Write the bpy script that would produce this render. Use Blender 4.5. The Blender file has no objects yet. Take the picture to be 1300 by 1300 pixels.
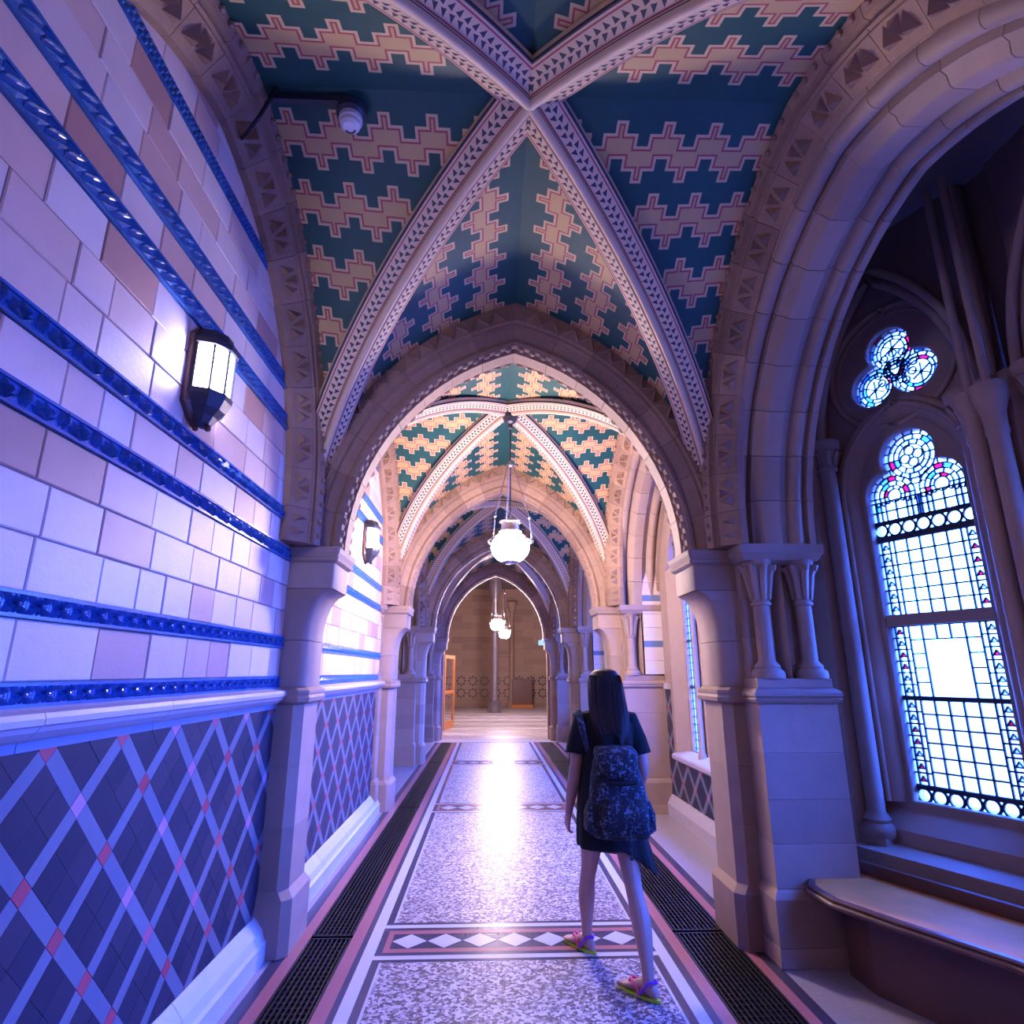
import bpy, bmesh, math, random
from math import sin, cos, pi, sqrt, atan2, acos, radians
from mathutils import Vector, Matrix
random.seed(11)
SC = bpy.context.scene
COL = SC.collection
# ------------------------------------------------------------------ camera, world, exposure
cam_d = bpy.data.cameras.new('camera')
cam = bpy.data.objects.new('camera', cam_d); COL.objects.link(cam)
cam_d.sensor_fit = 'HORIZONTAL'; cam_d.sensor_width = 36.0
cam_d.lens = 36.0 * 760.0 / 1300.0
cam_d.clip_start = 0.05; cam_d.clip_end = 300
cam.location = (-0.18, 0.0, 1.6)
cam.rotation_euler = (radians(90 + 14.955), 0, radians(-2.184))
SC.camera = cam
SC.view_settings.view_transform = 'Standard'
SC.view_settings.look = 'None'
SC.view_settings.gamma = 1.0
SC.view_settings.use_curve_mapping = False
SC.view_settings.exposure = 0.0
SC.cycles.use_denoising = True
SC.cycles.max_bounces = 8
SC.cycles.diffuse_bounces = 5
SC.cycles.transparent_max_bounces = 12
SC.cycles.caustics_reflective = False
SC.cycles.caustics_refractive = False
SC.cycles.sample_clamp_indirect = 6.0
W = bpy.data.worlds.new('daylight'); SC.world = W; W.use_nodes = True
bg = W.node_tree.nodes['Background']
_wt = W.node_tree; _tc = _wt.nodes.new('ShaderNodeTexCoord'); _sx = _wt.nodes.new('ShaderNodeSeparateXYZ'); _cr = _wt.nodes.new('ShaderNodeValToRGB')
_wt.links.new(_tc.outputs['Generated'], _sx.inputs[0])
_mr = _wt.nodes.new('ShaderNodeMapRange'); _mr.inputs[1].default_value = -1; _mr.inputs[2].default_value = 1
_wt.links.new(_sx.outputs[2], _mr.inputs[0]); _wt.links.new(_mr.outputs[0], _cr.inputs[0])
for _e, _p, _c in zip(_cr.color_ramp.elements, (0.47, 0.53), ((0.013, 0.022, 0.11, 1), (0.036, 0.125, 1.0, 1))): _e.position = _p; _e.color = _c   # courtyard below, overcast sky above
_wt.links.new(_cr.outputs[0], bg.inputs[0])
bg.inputs[1].default_value = 100.0

# ------------------------------------------------------------------ constants of the place
BAY = 3.75
YB0 = 2.385                       # centre of the near bay
def yb(k): return YB0 + BAY * k
ZS = 2.42                         # springing height
TA_C, TA_R, TA_Z = 0.467, 1.667, 2.40     # transverse arch: centre offset, intrados radius, springing
WR_C, WR_R, WR_Z = 0.15, 1.57, 2.65       # wall rib
APEX = 4.43
XW = 1.53                         # wall plane
PH = 0.21                         # half thickness of transverse arch

# ------------------------------------------------------------------ helpers
class MB:
    def __init__(s): s.v = []; s.f = []; s.m = []; s.uv = None
    def add(s, vs, fs, mi=0):
        o = len(s.v); s.v += [tuple(p) for p in vs]
        for f in fs: s.f.append([i + o for i in f]); s.m.append(mi)
    def box(s, x0, x1, y0, y1, z0, z1, mi=0):
        v = [(x, y, z) for z in (z0, z1) for y in (y0, y1) for x in (x0, x1)]
        s.add(v, [(0, 2, 3, 1), (4, 5, 7, 6), (0, 1, 5, 4), (2, 6, 7, 3), (0, 4, 6, 2), (1, 3, 7, 5)], mi)
    def loft(s, rings, caps=True, closed=True, mi=0):
        n = len(rings[0]); v = [p for r in rings for p in r]; f = []
        for i in range(len(rings) - 1):
            for j in range(n if closed else n - 1):
                a = i * n + j; b = i * n + (j + 1) % n
                f.append((a, b, b + n, a + n))
        if caps:
            f.append(tuple(range(n - 1, -1, -1))); f.append(tuple(range((len(rings) - 1) * n, len(rings) * n)))
        s.add(v, f, mi)
    def prism(s, poly, z0, z1, bev=0.0, mi=0):
        cx = sum(p[0] for p in poly) / len(poly); cy = sum(p[1] for p in poly) / len(poly)
        def ring(z, b):
            out = []
            for x, y in poly:
                d = math.hypot(x - cx, y - cy) or 1
                k = 1 - b / d
                out.append((cx + (x - cx) * k, cy + (y - cy) * k, z))
            return out
        if bev: s.loft([ring(z0, bev), ring(z0 + bev, 0), ring(z1 - bev, 0), ring(z1, bev)], mi=mi)
        else: s.loft([ring(z0, 0), ring(z1, 0)], mi=mi)
    def lathe(s, prof, c=(0, 0, 0), n=16, mi=0, caps=True):
        s.loft([[(c[0] + r * cos(2 * pi * i / n), c[1] + r * sin(2 * pi * i / n), c[2] + z) for i in range(n)] for r, z in prof], caps, True, mi)
    def tube(s, path, r, n=6, mi=0, caps=True):
        path = [Vector(p) for p in path]; rings = []
        rr = r if isinstance(r, (list, tuple)) else [r] * len(path)
        ref = None
        for i, p in enumerate(path):
            t = (path[min(i + 1, len(path) - 1)] - path[max(i - 1, 0)]).normalized()
            if ref is None: ref = Vector((0, 0, 1)) if abs(t.z) < 0.9 else Vector((1, 0, 0))
            a = t.cross(ref)
            if a.length < 1e-5: a = t.orthogonal()
            a.normalize(); b = t.cross(a).normalized(); ref = -b if False else b.cross(t) if False else ref
            rings.append([p + a * (rr[i] * cos(2 * pi * j / n)) + b * (rr[i] * sin(2 * pi * j / n)) for j in range(n)])
        s.loft(rings, caps, True, mi)
    def ball(s, c, r, n=10, m=6, mi=0, sz=(1, 1, 1)):
        rings = []
        for i in range(m + 1):
            a = pi * i / m; q = max(sin(a), 0.02)
            rings.append([(c[0] + r * sz[0] * q * cos(2 * pi * j / n), c[1] + r * sz[1] * q * sin(2 * pi * j / n), c[2] - r * sz[2] * cos(a)) for j in range(n)])
        s.loft(rings, True, True, mi)
    def mesh(s, name, mats, smooth=False):
        me = bpy.data.meshes.new(name)
        me.from_pydata(s.v, [], s.f)
        if not isinstance(mats, (list, tuple)): mats = [mats]
        for m in mats: me.materials.append(m)
        if len(mats) > 1: me.polygons.foreach_set('material_index', s.m)
        bm = bmesh.new(); bm.from_mesh(me); bmesh.ops.recalc_face_normals(bm, faces=bm.faces); bm.to_mesh(me); bm.free()
        if smooth:
            me.polygons.foreach_set('use_smooth', [True] * len(me.polygons))
            if smooth != 'all': me.set_sharp_from_angle(angle=radians(smooth if smooth is not True else 40))
        return me
    def build(s, name, mats, parent=None, smooth=False, kind=None, label=None):
        return link(name, s.mesh(name, mats, smooth), parent, kind=kind, label=label)

def link(name, data, parent=None, mw=None, kind=None, label=None):
    o = bpy.data.objects.new(name, data); COL.objects.link(o)
    if parent is not None: o.parent = parent
    if mw is not None: o.matrix_local = mw
    if kind: o['kind'] = kind
    if label: o['label'] = label
    return o
def empty(name, loc=(0, 0, 0), rz=0.0, label=None, cat=None, group=None, kind=None):
    o = bpy.data.objects.new(name, None); COL.objects.link(o)
    o.empty_display_size = 0.1
    o.location = loc; o.rotation_euler = (0, 0, rz)
    return tag(o, label, cat, group, kind)
def tag(o, label=None, cat=None, group=None, kind=None):
    if label: o['label'] = label
    if cat: o['category'] = cat
    if group: o['group'] = group
    if kind: o['kind'] = kind
    return o
def struct(name, label, cat, loc=(0, 0, 0)):
    return empty(name, loc, 0, label, cat, None, 'structure')
def clip_poly(poly, x0, x1, y0, y1):
    def cl(ps, f, g):
        out = []
        for i, p in enumerate(ps):
            q = ps[(i + 1) % len(ps)]
            if f(p): out.append(p)
            if f(p) != f(q): out.append(g(p, q))
        return out
    def ix(c): return lambda p, q: (c, p[1] + (q[1] - p[1]) * (c - p[0]) / (q[0] - p[0]))
    def iy(c): return lambda p, q: (p[0] + (q[0] - p[0]) * (c - p[1]) / (q[1] - p[1]), c)
    for f, g in ((lambda p: p[0] >= x0, ix(x0)), (lambda p: p[0] <= x1, ix(x1)), (lambda p: p[1] >= y0, iy(y0)), (lambda p: p[1] <= y1, iy(y1))):
        if len(poly) < 3: return []
        poly = cl(poly, f, g)
    return poly
def area(p): return abs(sum(p[i][0] * p[(i + 1) % len(p)][1] - p[(i + 1) % len(p)][0] * p[i][1] for i in range(len(p)))) / 2

# ------------------------------------------------------------------ materials
class NT:
    def __init__(s, m): s.t = m.node_tree; s.n = s.t.nodes; s.l = s.t.links
    def node(s, ty, **k):
        n = s.n.new(ty)
        for a, b in k.items(): setattr(n, a, b)
        return n
    def put(s, sock, val):
        if hasattr(val, 'links') or isinstance(val, bpy.types.NodeSocket): s.l.new(val, sock)
        else: sock.default_value = val
    def m(s, op, a, b=None, c=None):
        n = s.node('ShaderNodeMath', operation=op)
        for i, x in enumerate((a, b, c)):
            if x is not None: s.put(n.inputs[i], x)
        return n.outputs[0]
    def mix(s, f, a, b, bt='MIX'):
        n = s.node('ShaderNodeMix', data_type='RGBA', blend_type=bt)
        s.put(n.inputs[0], f); s.put(n.inputs[6], a); s.put(n.inputs[7], b)
        return n.outputs[2]
    def noise(s, vec, scale, detail=3, rough=0.55):
        n = s.node('ShaderNodeTexNoise'); n.inputs['Scale'].default_value = scale
        n.inputs['Detail'].default_value = detail; n.inputs['Roughness'].default_value = rough
        s.l.new(vec, n.inputs['Vector']); return n.outputs['Fac']
    def pos(s): return s.node('ShaderNodeNewGeometry').outputs['Position']
    def uv(s):
        u = s.node('ShaderNodeUVMap'); x = s.node('ShaderNodeSeparateXYZ'); s.l.new(u.outputs[0], x.inputs[0]); return x.outputs[0], x.outputs[1]
    def ramp(s, fac, stops, const=False):
        r = s.node('ShaderNodeValToRGB'); e = r.color_ramp
        if const: e.interpolation = 'CONSTANT'
        while len(e.elements) < len(stops): e.elements.new(0.5)
        for el, (p, c) in zip(e.elements, stops): el.position = p; el.color = tuple(c) + (1,)
        s.l.new(fac, r.inputs[0]); return r.outputs[0]
def newmat(name):
    m = bpy.data.materials.new(name); m.use_nodes = True
    return m, m.node_tree.nodes['Principled BSDF'], NT(m)
def c4(c): return tuple(c) + (1,)
def plain(name, col, rough=0.6, var=0.25, scale=9.0, metal=0.0, bump=0.0, bscale=60.0, stops=None, spec=0.5, coat=0.0):
    """stone, metal, cloth ...: colour (or per-piece ramp over Object Random) broken up by noise, with fine relief"""
    m, p, t = newmat(name)
    pos = t.pos()
    if stops:
        base = t.ramp(t.node('ShaderNodeObjectInfo').outputs['Random'], stops)
    else:
        base = t.node('ShaderNodeRGB').outputs[0]; base.default_value = c4(col)
    if var:
        n = t.noise(pos, scale, 4, 0.6)
        f = t.m('MULTIPLY_ADD', n, 2 * var, 1 - var)
        v = t.node('ShaderNodeCombineColor')
        for i in range(3): t.l.new(f, v.inputs[i])
        base = t.mix(1.0, base, v.outputs[0], 'MULTIPLY')
    t.put(p.inputs['Base Color'], base)
    p.inputs['Roughness'].default_value = rough; p.inputs['Metallic'].default_value = metal
    p.inputs['Specular IOR Level'].default_value = spec
    if coat: p.inputs['Coat Weight'].default_value = coat
    if bump:
        b = t.node('ShaderNodeBump'); b.inputs['Strength'].default_value = bump; b.inputs['Distance'].default_value = 0.01
        t.l.new(t.noise(pos, bscale, 3, 0.6), b.inputs['Height']); t.l.new(b.outputs[0], p.inputs['Normal'])
    return m
def emis(name, col, s, base=(0.9, 0.9, 0.95)):
    m, p, t = newmat(name)
    p.inputs['Base Color'].default_value = c4(base)
    p.inputs['Emission Color'].default_value = c4(col); p.inputs['Emission Strength'].default_value = s
    p.inputs['Roughness'].default_value = 0.4
    return m

M = {}
M['block'] = plain('terracotta_block', None, 0.5, 0.10, 7, bump=0.12, bscale=45,
    stops=[(0.0, (0.70, 0.62, 0.62)), (0.4, (0.74, 0.60, 0.56)), (0.66, (0.70, 0.52, 0.46)), (0.88, (0.58, 0.36, 0.30)), (1.0, (0.46, 0.25, 0.21))])
M['mortar'] = plain('mortar', (0.20, 0.16, 0.17), 0.9, 0.2)
M['glaze'] = plain('blue_glaze', None, 0.22, 0.25, 30, stops=[(0, (0.022, 0.11, 0.36)), (1, (0.04, 0.15, 0.44))], spec=0.6)
M['stone'] = plain('buff_stone', None, 0.65, 0.14, 8, bump=0.15, bscale=70,
    stops=[(0, (0.33, 0.225, 0.175)), (0.5, (0.38, 0.26, 0.195)), (1, (0.28, 0.185, 0.145))])
M['carved'] = plain('carved_stone', None, 0.65, 0.26, 14, bump=0.5, bscale=55,
    stops=[(0, (0.36, 0.22, 0.145)), (0.5, (0.30, 0.18, 0.12)), (1, (0.24, 0.14, 0.095))])
M['ledge'] = plain('ledge_stone', None, 0.5, 0.12, 8, bump=0.1, stops=[(0, (0.50, 0.44, 0.46)), (1, (0.44, 0.37, 0.40))])
M['basest'] = plain('baseboard_stone', None, 0.45, 0.12, 8, stops=[(0, (0.55, 0.56, 0.62)), (1, (0.48, 0.48, 0.55))])
M['bluestrip'] = plain('blue_strip_tile', None, 0.3, 0.12, 20, stops=[(0, (0.14, 0.20, 0.33)), (1, (0.17, 0.22, 0.36))])
M['slate'] = plain('slate_tile', None, 0.5, 0.15, 16, bump=0.06, stops=[(0, (0.020, 0.020, 0.042)), (0.6, (0.028, 0.025, 0.05)), (1, (0.044, 0.034, 0.056))], spec=0.22)
M['lattice'] = plain('lattice_tile', None, 0.4, 0.12, 16, stops=[(0, (0.115, 0.135, 0.19)), (1, (0.155, 0.165, 0.21))])
M['redtile'] = plain('red_tile', None, 0.4, 0.1, 20, stops=[(0, (0.42, 0.03, 0.05)), (0.5, (0.5, 0.06, 0.09)), (0.75, (0.5, 0.14, 0.24)), (1, (0.55, 0.25, 0.42))])
M['whitetile'] = plain('white_mosaic', (0.62, 0.60, 0.62), 0.22, 0.08, 60)
M['darktile'] = plain('dark_mosaic', (0.06, 0.05, 0.085), 0.22, 0.15, 60)
M['pinktile'] = plain('pink_mosaic', (0.42, 0.16, 0.16), 0.22, 0.15, 60)
M['iron'] = plain('cast_iron', (0.025, 0.022, 0.03), 0.45, 0.2, 30, 0.6)
M['bronze'] = plain('brown_bronze', (0.16, 0.09, 0.08), 0.45, 0.2, 30, 0.4)
M['blackmetal'] = plain('dark_lamp_metal', (0.05, 0.055, 0.08), 0.4, 0.15, 30, 0.3)
M['steel'] = plain('bright_metal', (0.6, 0.58, 0.62), 0.25, 0.1, 30, 0.9)
M['wood'] = plain('polished_wood', (0.62, 0.21, 0.05), 0.6, 0.35, 5, spec=.12)
M['darkwood'] = plain('dark_wood', (0.12, 0.05, 0.035), 0.35, 0.35, 5)
M['orangewood'] = plain('orange_wood', (0.42, 0.15, 0.04), 0.4, 0.25, 8)
M['plastic'] = plain('white_plastic', (0.75, 0.75, 0.8), 0.4, 0.04, 30)
M['plasterdark'] = plain('dark_plaster', (0.22, 0.18, 0.17), 0.9, 0.15, 4)
M['lead'] = plain('window_lead', (0.03, 0.03, 0.05), 0.5, 0.1, 40, 0.5)
M['marble'] = plain('dark_marble', (0.10, 0.085, 0.11), 0.25, 0.3, 12)
M['lantern_glow'] = emis('lantern_glow', (0.60, 0.57, 1.0), 108)
M['globe_glow'] = emis('globe_glow', (1.0, 0.78, 0.76), 280)

def glass(name, tint):
    m = bpy.data.materials.new(name); m.use_nodes = True; t = NT(m); t.n.clear()
    o = t.node('ShaderNodeOutputMaterial'); mx = t.node('ShaderNodeMixShader'); tr = t.node('ShaderNodeBsdfTransparent'); gl = t.node('ShaderNodeBsdfGlossy')
    tr.inputs[0].default_value = c4(tint); gl.inputs['Roughness'].default_value = 0.1
    mx.inputs[0].default_value = 0.05
    dl = t.node('ShaderNodeBsdfTranslucent'); dl.inputs[0].default_value = c4(tint); m2 = t.node('ShaderNodeMixShader'); m2.inputs[0].default_value = 0.10
    t.l.new(tr.outputs[0], m2.inputs[1]); t.l.new(dl.outputs[0], m2.inputs[2])
    t.l.new(m2.outputs[0], mx.inputs[1]); t.l.new(gl.outputs[0], mx.inputs[2]); t.l.new(mx.outputs[0], o.inputs[0])
    return m
M['clear'] = glass('clear_glass', (0.96, 0.97, 1.0))
M['rose'] = glass('rose_glass', (0.75, 0.05, 0.10))
M['paleblue'] = glass('pale_blue_glass', (0.25, 0.45, 0.6))
M['grisaille'] = glass('grisaille_glass', (0.62, 0.66, 0.7))

def terrazzo():
    m, p, t = newmat('terrazzo')
    pos = t.pos()
    v = t.node('ShaderNodeTexVoronoi'); v.inputs['Scale'].default_value = 62; t.l.new(pos, v.inputs['Vector'])
    sp = t.node('ShaderNodeSeparateColor'); t.l.new(v.outputs['Color'], sp.inputs[0])
    col = t.ramp(sp.outputs[0], [(0, (0.05, 0.035, 0.05)), (0.3, (0.10, 0.06, 0.08)), (0.34, (0.24, 0.18, 0.20)), (0.62, (0.36, 0.29, 0.31)), (0.66, (0.60, 0.54, 0.56)), (1, (0.68, 0.64, 0.66))])
    n = t.noise(pos, 2.2, 3, 0.6)
    t.put(p.inputs['Base Color'], t.mix(t.m('MULTIPLY', n, 0.4), col, (0.22, 0.18, 0.20, 1)))
    r = t.m('MULTIPLY_ADD', t.noise(pos, 5, 4, 0.7), 0.24, 0.27); t.put(p.inputs['Roughness'], r); p.inputs['Specular IOR Level'].default_value = 0.2
    b = t.node('ShaderNodeBump'); b.inputs['Strength'].default_value = 0.10; b.inputs['Distance'].default_value = 0.01
    t.l.new(t.noise(pos, 9, 3, 0.6), b.inputs['Height']); t.l.new(b.outputs[0], p.inputs['Normal'])
    return m
M['terrazzo'] = terrazzo()
M['palefloor'] = plain('pale_terrazzo', (0.34, 0.30, 0.33), 0.35, 0.25, 40)

def painted_web():
    m, p, t = newmat('painted_vault')
    u, v = t.uv()
    P, G = 5.9, 2.87
    def lv(du):
        return t.m('SUBTRACT', t.m('PINGPONG', t.m('FLOOR', t.m('ADD', u, du)), 2.0), 1.0)
    def test(l, e):
        x = t.m('SUBTRACT', v, l)
        x = t.m('FLOORED_MODULO', t.m('ADD', x, e), P)
        return t.m('LESS_THAN', x, G + 2 * e)
    v = t.m('MAXIMUM', v, 1.05)
    l0 = lv(0.0)
    def dil(e):
        return t.m('MAXIMUM', t.m('MAXIMUM', test(lv(-e), e), test(lv(e), e)), test(l0, e))
    g = test(l0, 0.0); d1 = dil(0.24); d2 = dil(0.40)
    pos = t.pos(); n = t.noise(pos, 3.0, 4, 0.65)
    cream = t.mix(n, (0.50, 0.32, 0.13, 1), (0.63, 0.42, 0.19, 1))
    margin = t.mix(n, (0.60, 0.42, 0.22, 1), (0.70, 0.51, 0.28, 1))
    teal = t.mix(n, (0.003, 0.050, 0.046, 1), (0.008, 0.092, 0.082, 1))
    c = t.mix(d2, cream, (0.38, 0.07, 0.06, 1))
    c = t.mix(d1, c, margin)
    c = t.mix(g, c, teal)
    t.put(p.inputs['Base Color'], c); p.inputs['Roughness'].default_value = 0.55
    return m
M['web'] = painted_web()
def painted_rib():
    m, p, t = newmat('painted_rib')
    u, v = t.uv()
    def band(a, b): return t.m('MULTIPLY', t.m('GREATER_THAN', v, a), t.m('LESS_THAN', v, b))
    def tri(vc, du, sgn):
        f = t.m('FRACT', t.m('ADD', t.m('MULTIPLY', u, 19.0), du))
        w = t.m('MULTIPLY', t.m('SUBTRACT', 0.62, f), 0.030)
        d = t.m('ABSOLUTE', t.m('SUBTRACT', v, t.m('MULTIPLY_ADD', f, 0.018 * sgn, vc)))
        return t.m('LESS_THAN', d, w)
    black = t.m('MAXIMUM', band(0.004, 0.011), band(0.136, 0.143))
    black = t.m('MAXIMUM', black, t.m('MAXIMUM', tri(0.052, 0.0, 1), tri(0.094, 0.5, -1)))
    red = t.m('MAXIMUM', band(0.018, 0.027), band(0.121, 0.131))
    n = t.noise(t.pos(), 6, 3, 0.6)
    c = t.mix(n, (0.62, 0.45, 0.29, 1), (0.74, 0.56, 0.38, 1))
    c = t.mix(red, c, (0.38, 0.07, 0.07, 1)); c = t.mix(black, c, (0.035, 0.03, 0.05, 1))
    t.put(p.inputs['Base Color'], c); p.inputs['Roughness'].default_value = 0.55
    return m
M['rib'] = painted_rib()
M['yellowpaint'] = plain('ochre_paint', (0.75, 0.50, 0.20), 0.6, 0.1, 8)

# ------------------------------------------------------------------ unseen shell added to stop daylight leaking in (outside the vault and behind the walls)
sh = struct('light_block_shell', 'added unseen masonry shell keeping daylight out above the vault and behind the walls', 'wall')
def shell(x0, x1, y0, y1, z0, z1):
    b = MB(); b.box(x0, x1, y0, y1, z0, z1); return b.build('masonry', M['plasterdark'], sh)
shell(-2.9, 3.6, -3.2, 15.75, 4.75, 4.95)
shell(-3.1, -2.9, -3.2, 15.75, 0, 4.95)
shell(-2.9, 3.6, -3.4, -3.2, 0, 4.95)

# ------------------------------------------------------------------ floor
floor = struct('floor', 'speckled terrazzo corridor floor with white, dark and red border strips', 'floor')
def fbox(name, mat, x0, x1, y0, y1, z=0.0, t=0.03):
    b = MB(); b.box(x0, x1, y0, y1, z - t, z); return b.build(name, mat, floor)
fbox('floor_bed', M['mortar'], -3.1, 3.6, -3.4, 15.2, -0.03, 0.1)
FE = 15.0
YS0, YS1 = -3.2, FE
# long strips: name, material, x0, x1
for nm, mt, a, b_ in (('dark_strip', 'darktile', -0.935, -0.90), ('white_strip', 'whitetile', -0.90, -0.83), ('red_strip', 'pinktile', -1.01, -0.935),
                      ('red_strip', 'pinktile', -1.34, -1.27), ('dark_strip', 'darktile', -1.405, -1.34), ('border_floor', 'palefloor', -2.9, -1.405),
                      ('white_strip', 'whitetile', 0.83, 0.895), ('dark_strip', 'darktile', 0.895, 0.94), ('red_strip', 'pinktile', 0.94, 1.01),
                      ('red_strip', 'pinktile', 1.35, 1.41), ('dark_strip', 'darktile', 1.41, 1.475), ('border_floor', 'palefloor', 1.475, 3.6)):
    fbox(nm, M[mt], a, b_, YS0, YS1)
fbox('grate_pit', M['iron'], -1.27, -1.01, YS0, YS1, -0.028, 0.01)
fbox('grate_pit', M['iron'], 1.01, 1.35, YS0, YS1, -0.028, 0.01)
XL, XR = -0.83, 0.83
def cross(yc):
    for d0, d1, mt in ((0.195, 0.245, 'whitetile'), (0.155, 0.195, 'darktile'), (0.105, 0.155, 'pinktile'), (-0.155, -0.105, 'pinktile'), (-0.195, -0.155, 'darktile'), (-0.245, -0.195, 'whitetile')):
        ins = {'whitetile': 0, 'darktile': 0.0, 'pinktile': 0.04}[mt]
        fbox(mt.replace('tile', '_band').replace('pink', 'red'), M[mt], XL + ins, XR - ins, yc + d0, yc + d1)
        if mt == 'pinktile':
            for s in (-1, 1): fbox('dark_band', M['darktile'], min(s * XR, s * (XR - 0.04)), max(s * XR, s * (XR - 0.04)), yc + d0, yc + d1)
    for s in (-1, 1):
        fbox('dark_band', M['darktile'], min(s * XR, s * (XR - 0.04)), max(s * XR, s * (XR - 0.04)), yc - 0.105, yc + 0.105)
        fbox('red_band', M['pinktile'], min(s * (XR - .04), s * (XR - 0.075)), max(s * (XR - .04), s * (XR - 0.075)), yc - 0.105, yc + 0.105)
    fbox('dark_band', M['darktile'], XL + 0.075, XR - 0.075, yc - 0.105, yc + 0.105, -0.001)
    n = 7; w = (XR - XL - 0.15) / n
    for i in range(n):
        cx = XL + 0.075 + w * (i + 0.5)
        b = MB(); b.prism([(cx - w / 2 + .004, yc), (cx, yc - 0.098), (cx + w / 2 - .004, yc), (cx, yc + 0.098)], -0.02, 0.0005)
        b.build('white_diamond', M['whitetile'], floor)
YC = [4.26 + BAY * k for k in range(-1, 3)]
for y in YC: cross(y)
edges = [YS0] + [v for y in YC for v in (y - 0.245, y + 0.245)] + [FE]
for i in range(0, len(edges), 2):
    a, b_ = edges[i], edges[i + 1]
    fbox('dark_strip', M['darktile'], XL, XL + 0.045, a, b_); fbox('dark_strip', M['darktile'], XR - 0.045, XR, a, b_)
    fbox('dark_strip', M['darktile'], XL + .045, XR - .045, a, a + 0.035); fbox('dark_strip', M['darktile'], XL + .045, XR - .045, b_ - 0.035, b_)
    fbox('white_line', M['whitetile'], XL + .045, XL + .06, a + .035, b_ - .035); fbox('white_line', M['whitetile'], XR - .06, XR - .045, a + .035, b_ - .035)
    fbox('terrazzo_panel', M['terrazzo'], XL + 0.06, XR - 0.06, a + 0.035, b_ - 0.035)

# ------------------------------------------------------------------ floor gratings
def grate(x0, x1, y0, y1, label):
    g = empty('floor_grating', ((x0 + x1) / 2, (y0 + y1) / 2, -0.025), 0, label, 'grating', 'cast iron gratings along the corridor')
    cx, cy = (x0 + x1) / 2, (y0 + y1) / 2
    b = MB()
    w = x1 - x0; l = y1 - y0
    for s in (-1, 1):
        b.box(s * w / 2 - (0.012 if s > 0 else 0), s * w / 2 + (0.012 if s < 0 else 0), -l / 2, l / 2, 0, 0.026)
        b.box(-w / 2, w / 2, s * l / 2 - (0.014 if s > 0 else 0), s * l / 2 + (0.014 if s < 0 else 0), 0, 0.026)
    b.build('grating_frame', M['iron'], g)
    b = MB(); n = int(w / 0.026)
    for i in range(1, n): 
        x = -w / 2 + w * i / n; b.box(x - 0.0045, x + 0.0045, -l / 2, l / 2, 0.004, 0.025)
    b.build('long_bars', M['iron'], g, kind='stuff')
    b = MB(); n = int(l / 0.052)
    for i in range(1, n):
        y = -l / 2 + l * i / n; b.box(-w / 2, w / 2, y - 0.004, y + 0.004, 0.002, 0.016)
    b.build('cross_bars', M['iron'], g, kind='stuff')
GL = ['beside the blue tiled near wall', 'beyond the nearest left pier', 'along the dark left openings', 'at the far left end of the terrazzo']
GR = ['nearest the window seat', 'right of the walking woman', 'below the farther right windows', 'at the far right end of the terrazzo']
for k in range(4):
    y0 = 0.6 + BAY * k; y1 = min(y0 + BAY - 0.03, FE)
    grate(-1.268, -1.012, y0, y1, 'dark iron floor grating on the left ' + GL[k])
    grate(1.012, 1.348, y0, y1, 'dark iron floor grating on the right ' + GR[k])

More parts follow.
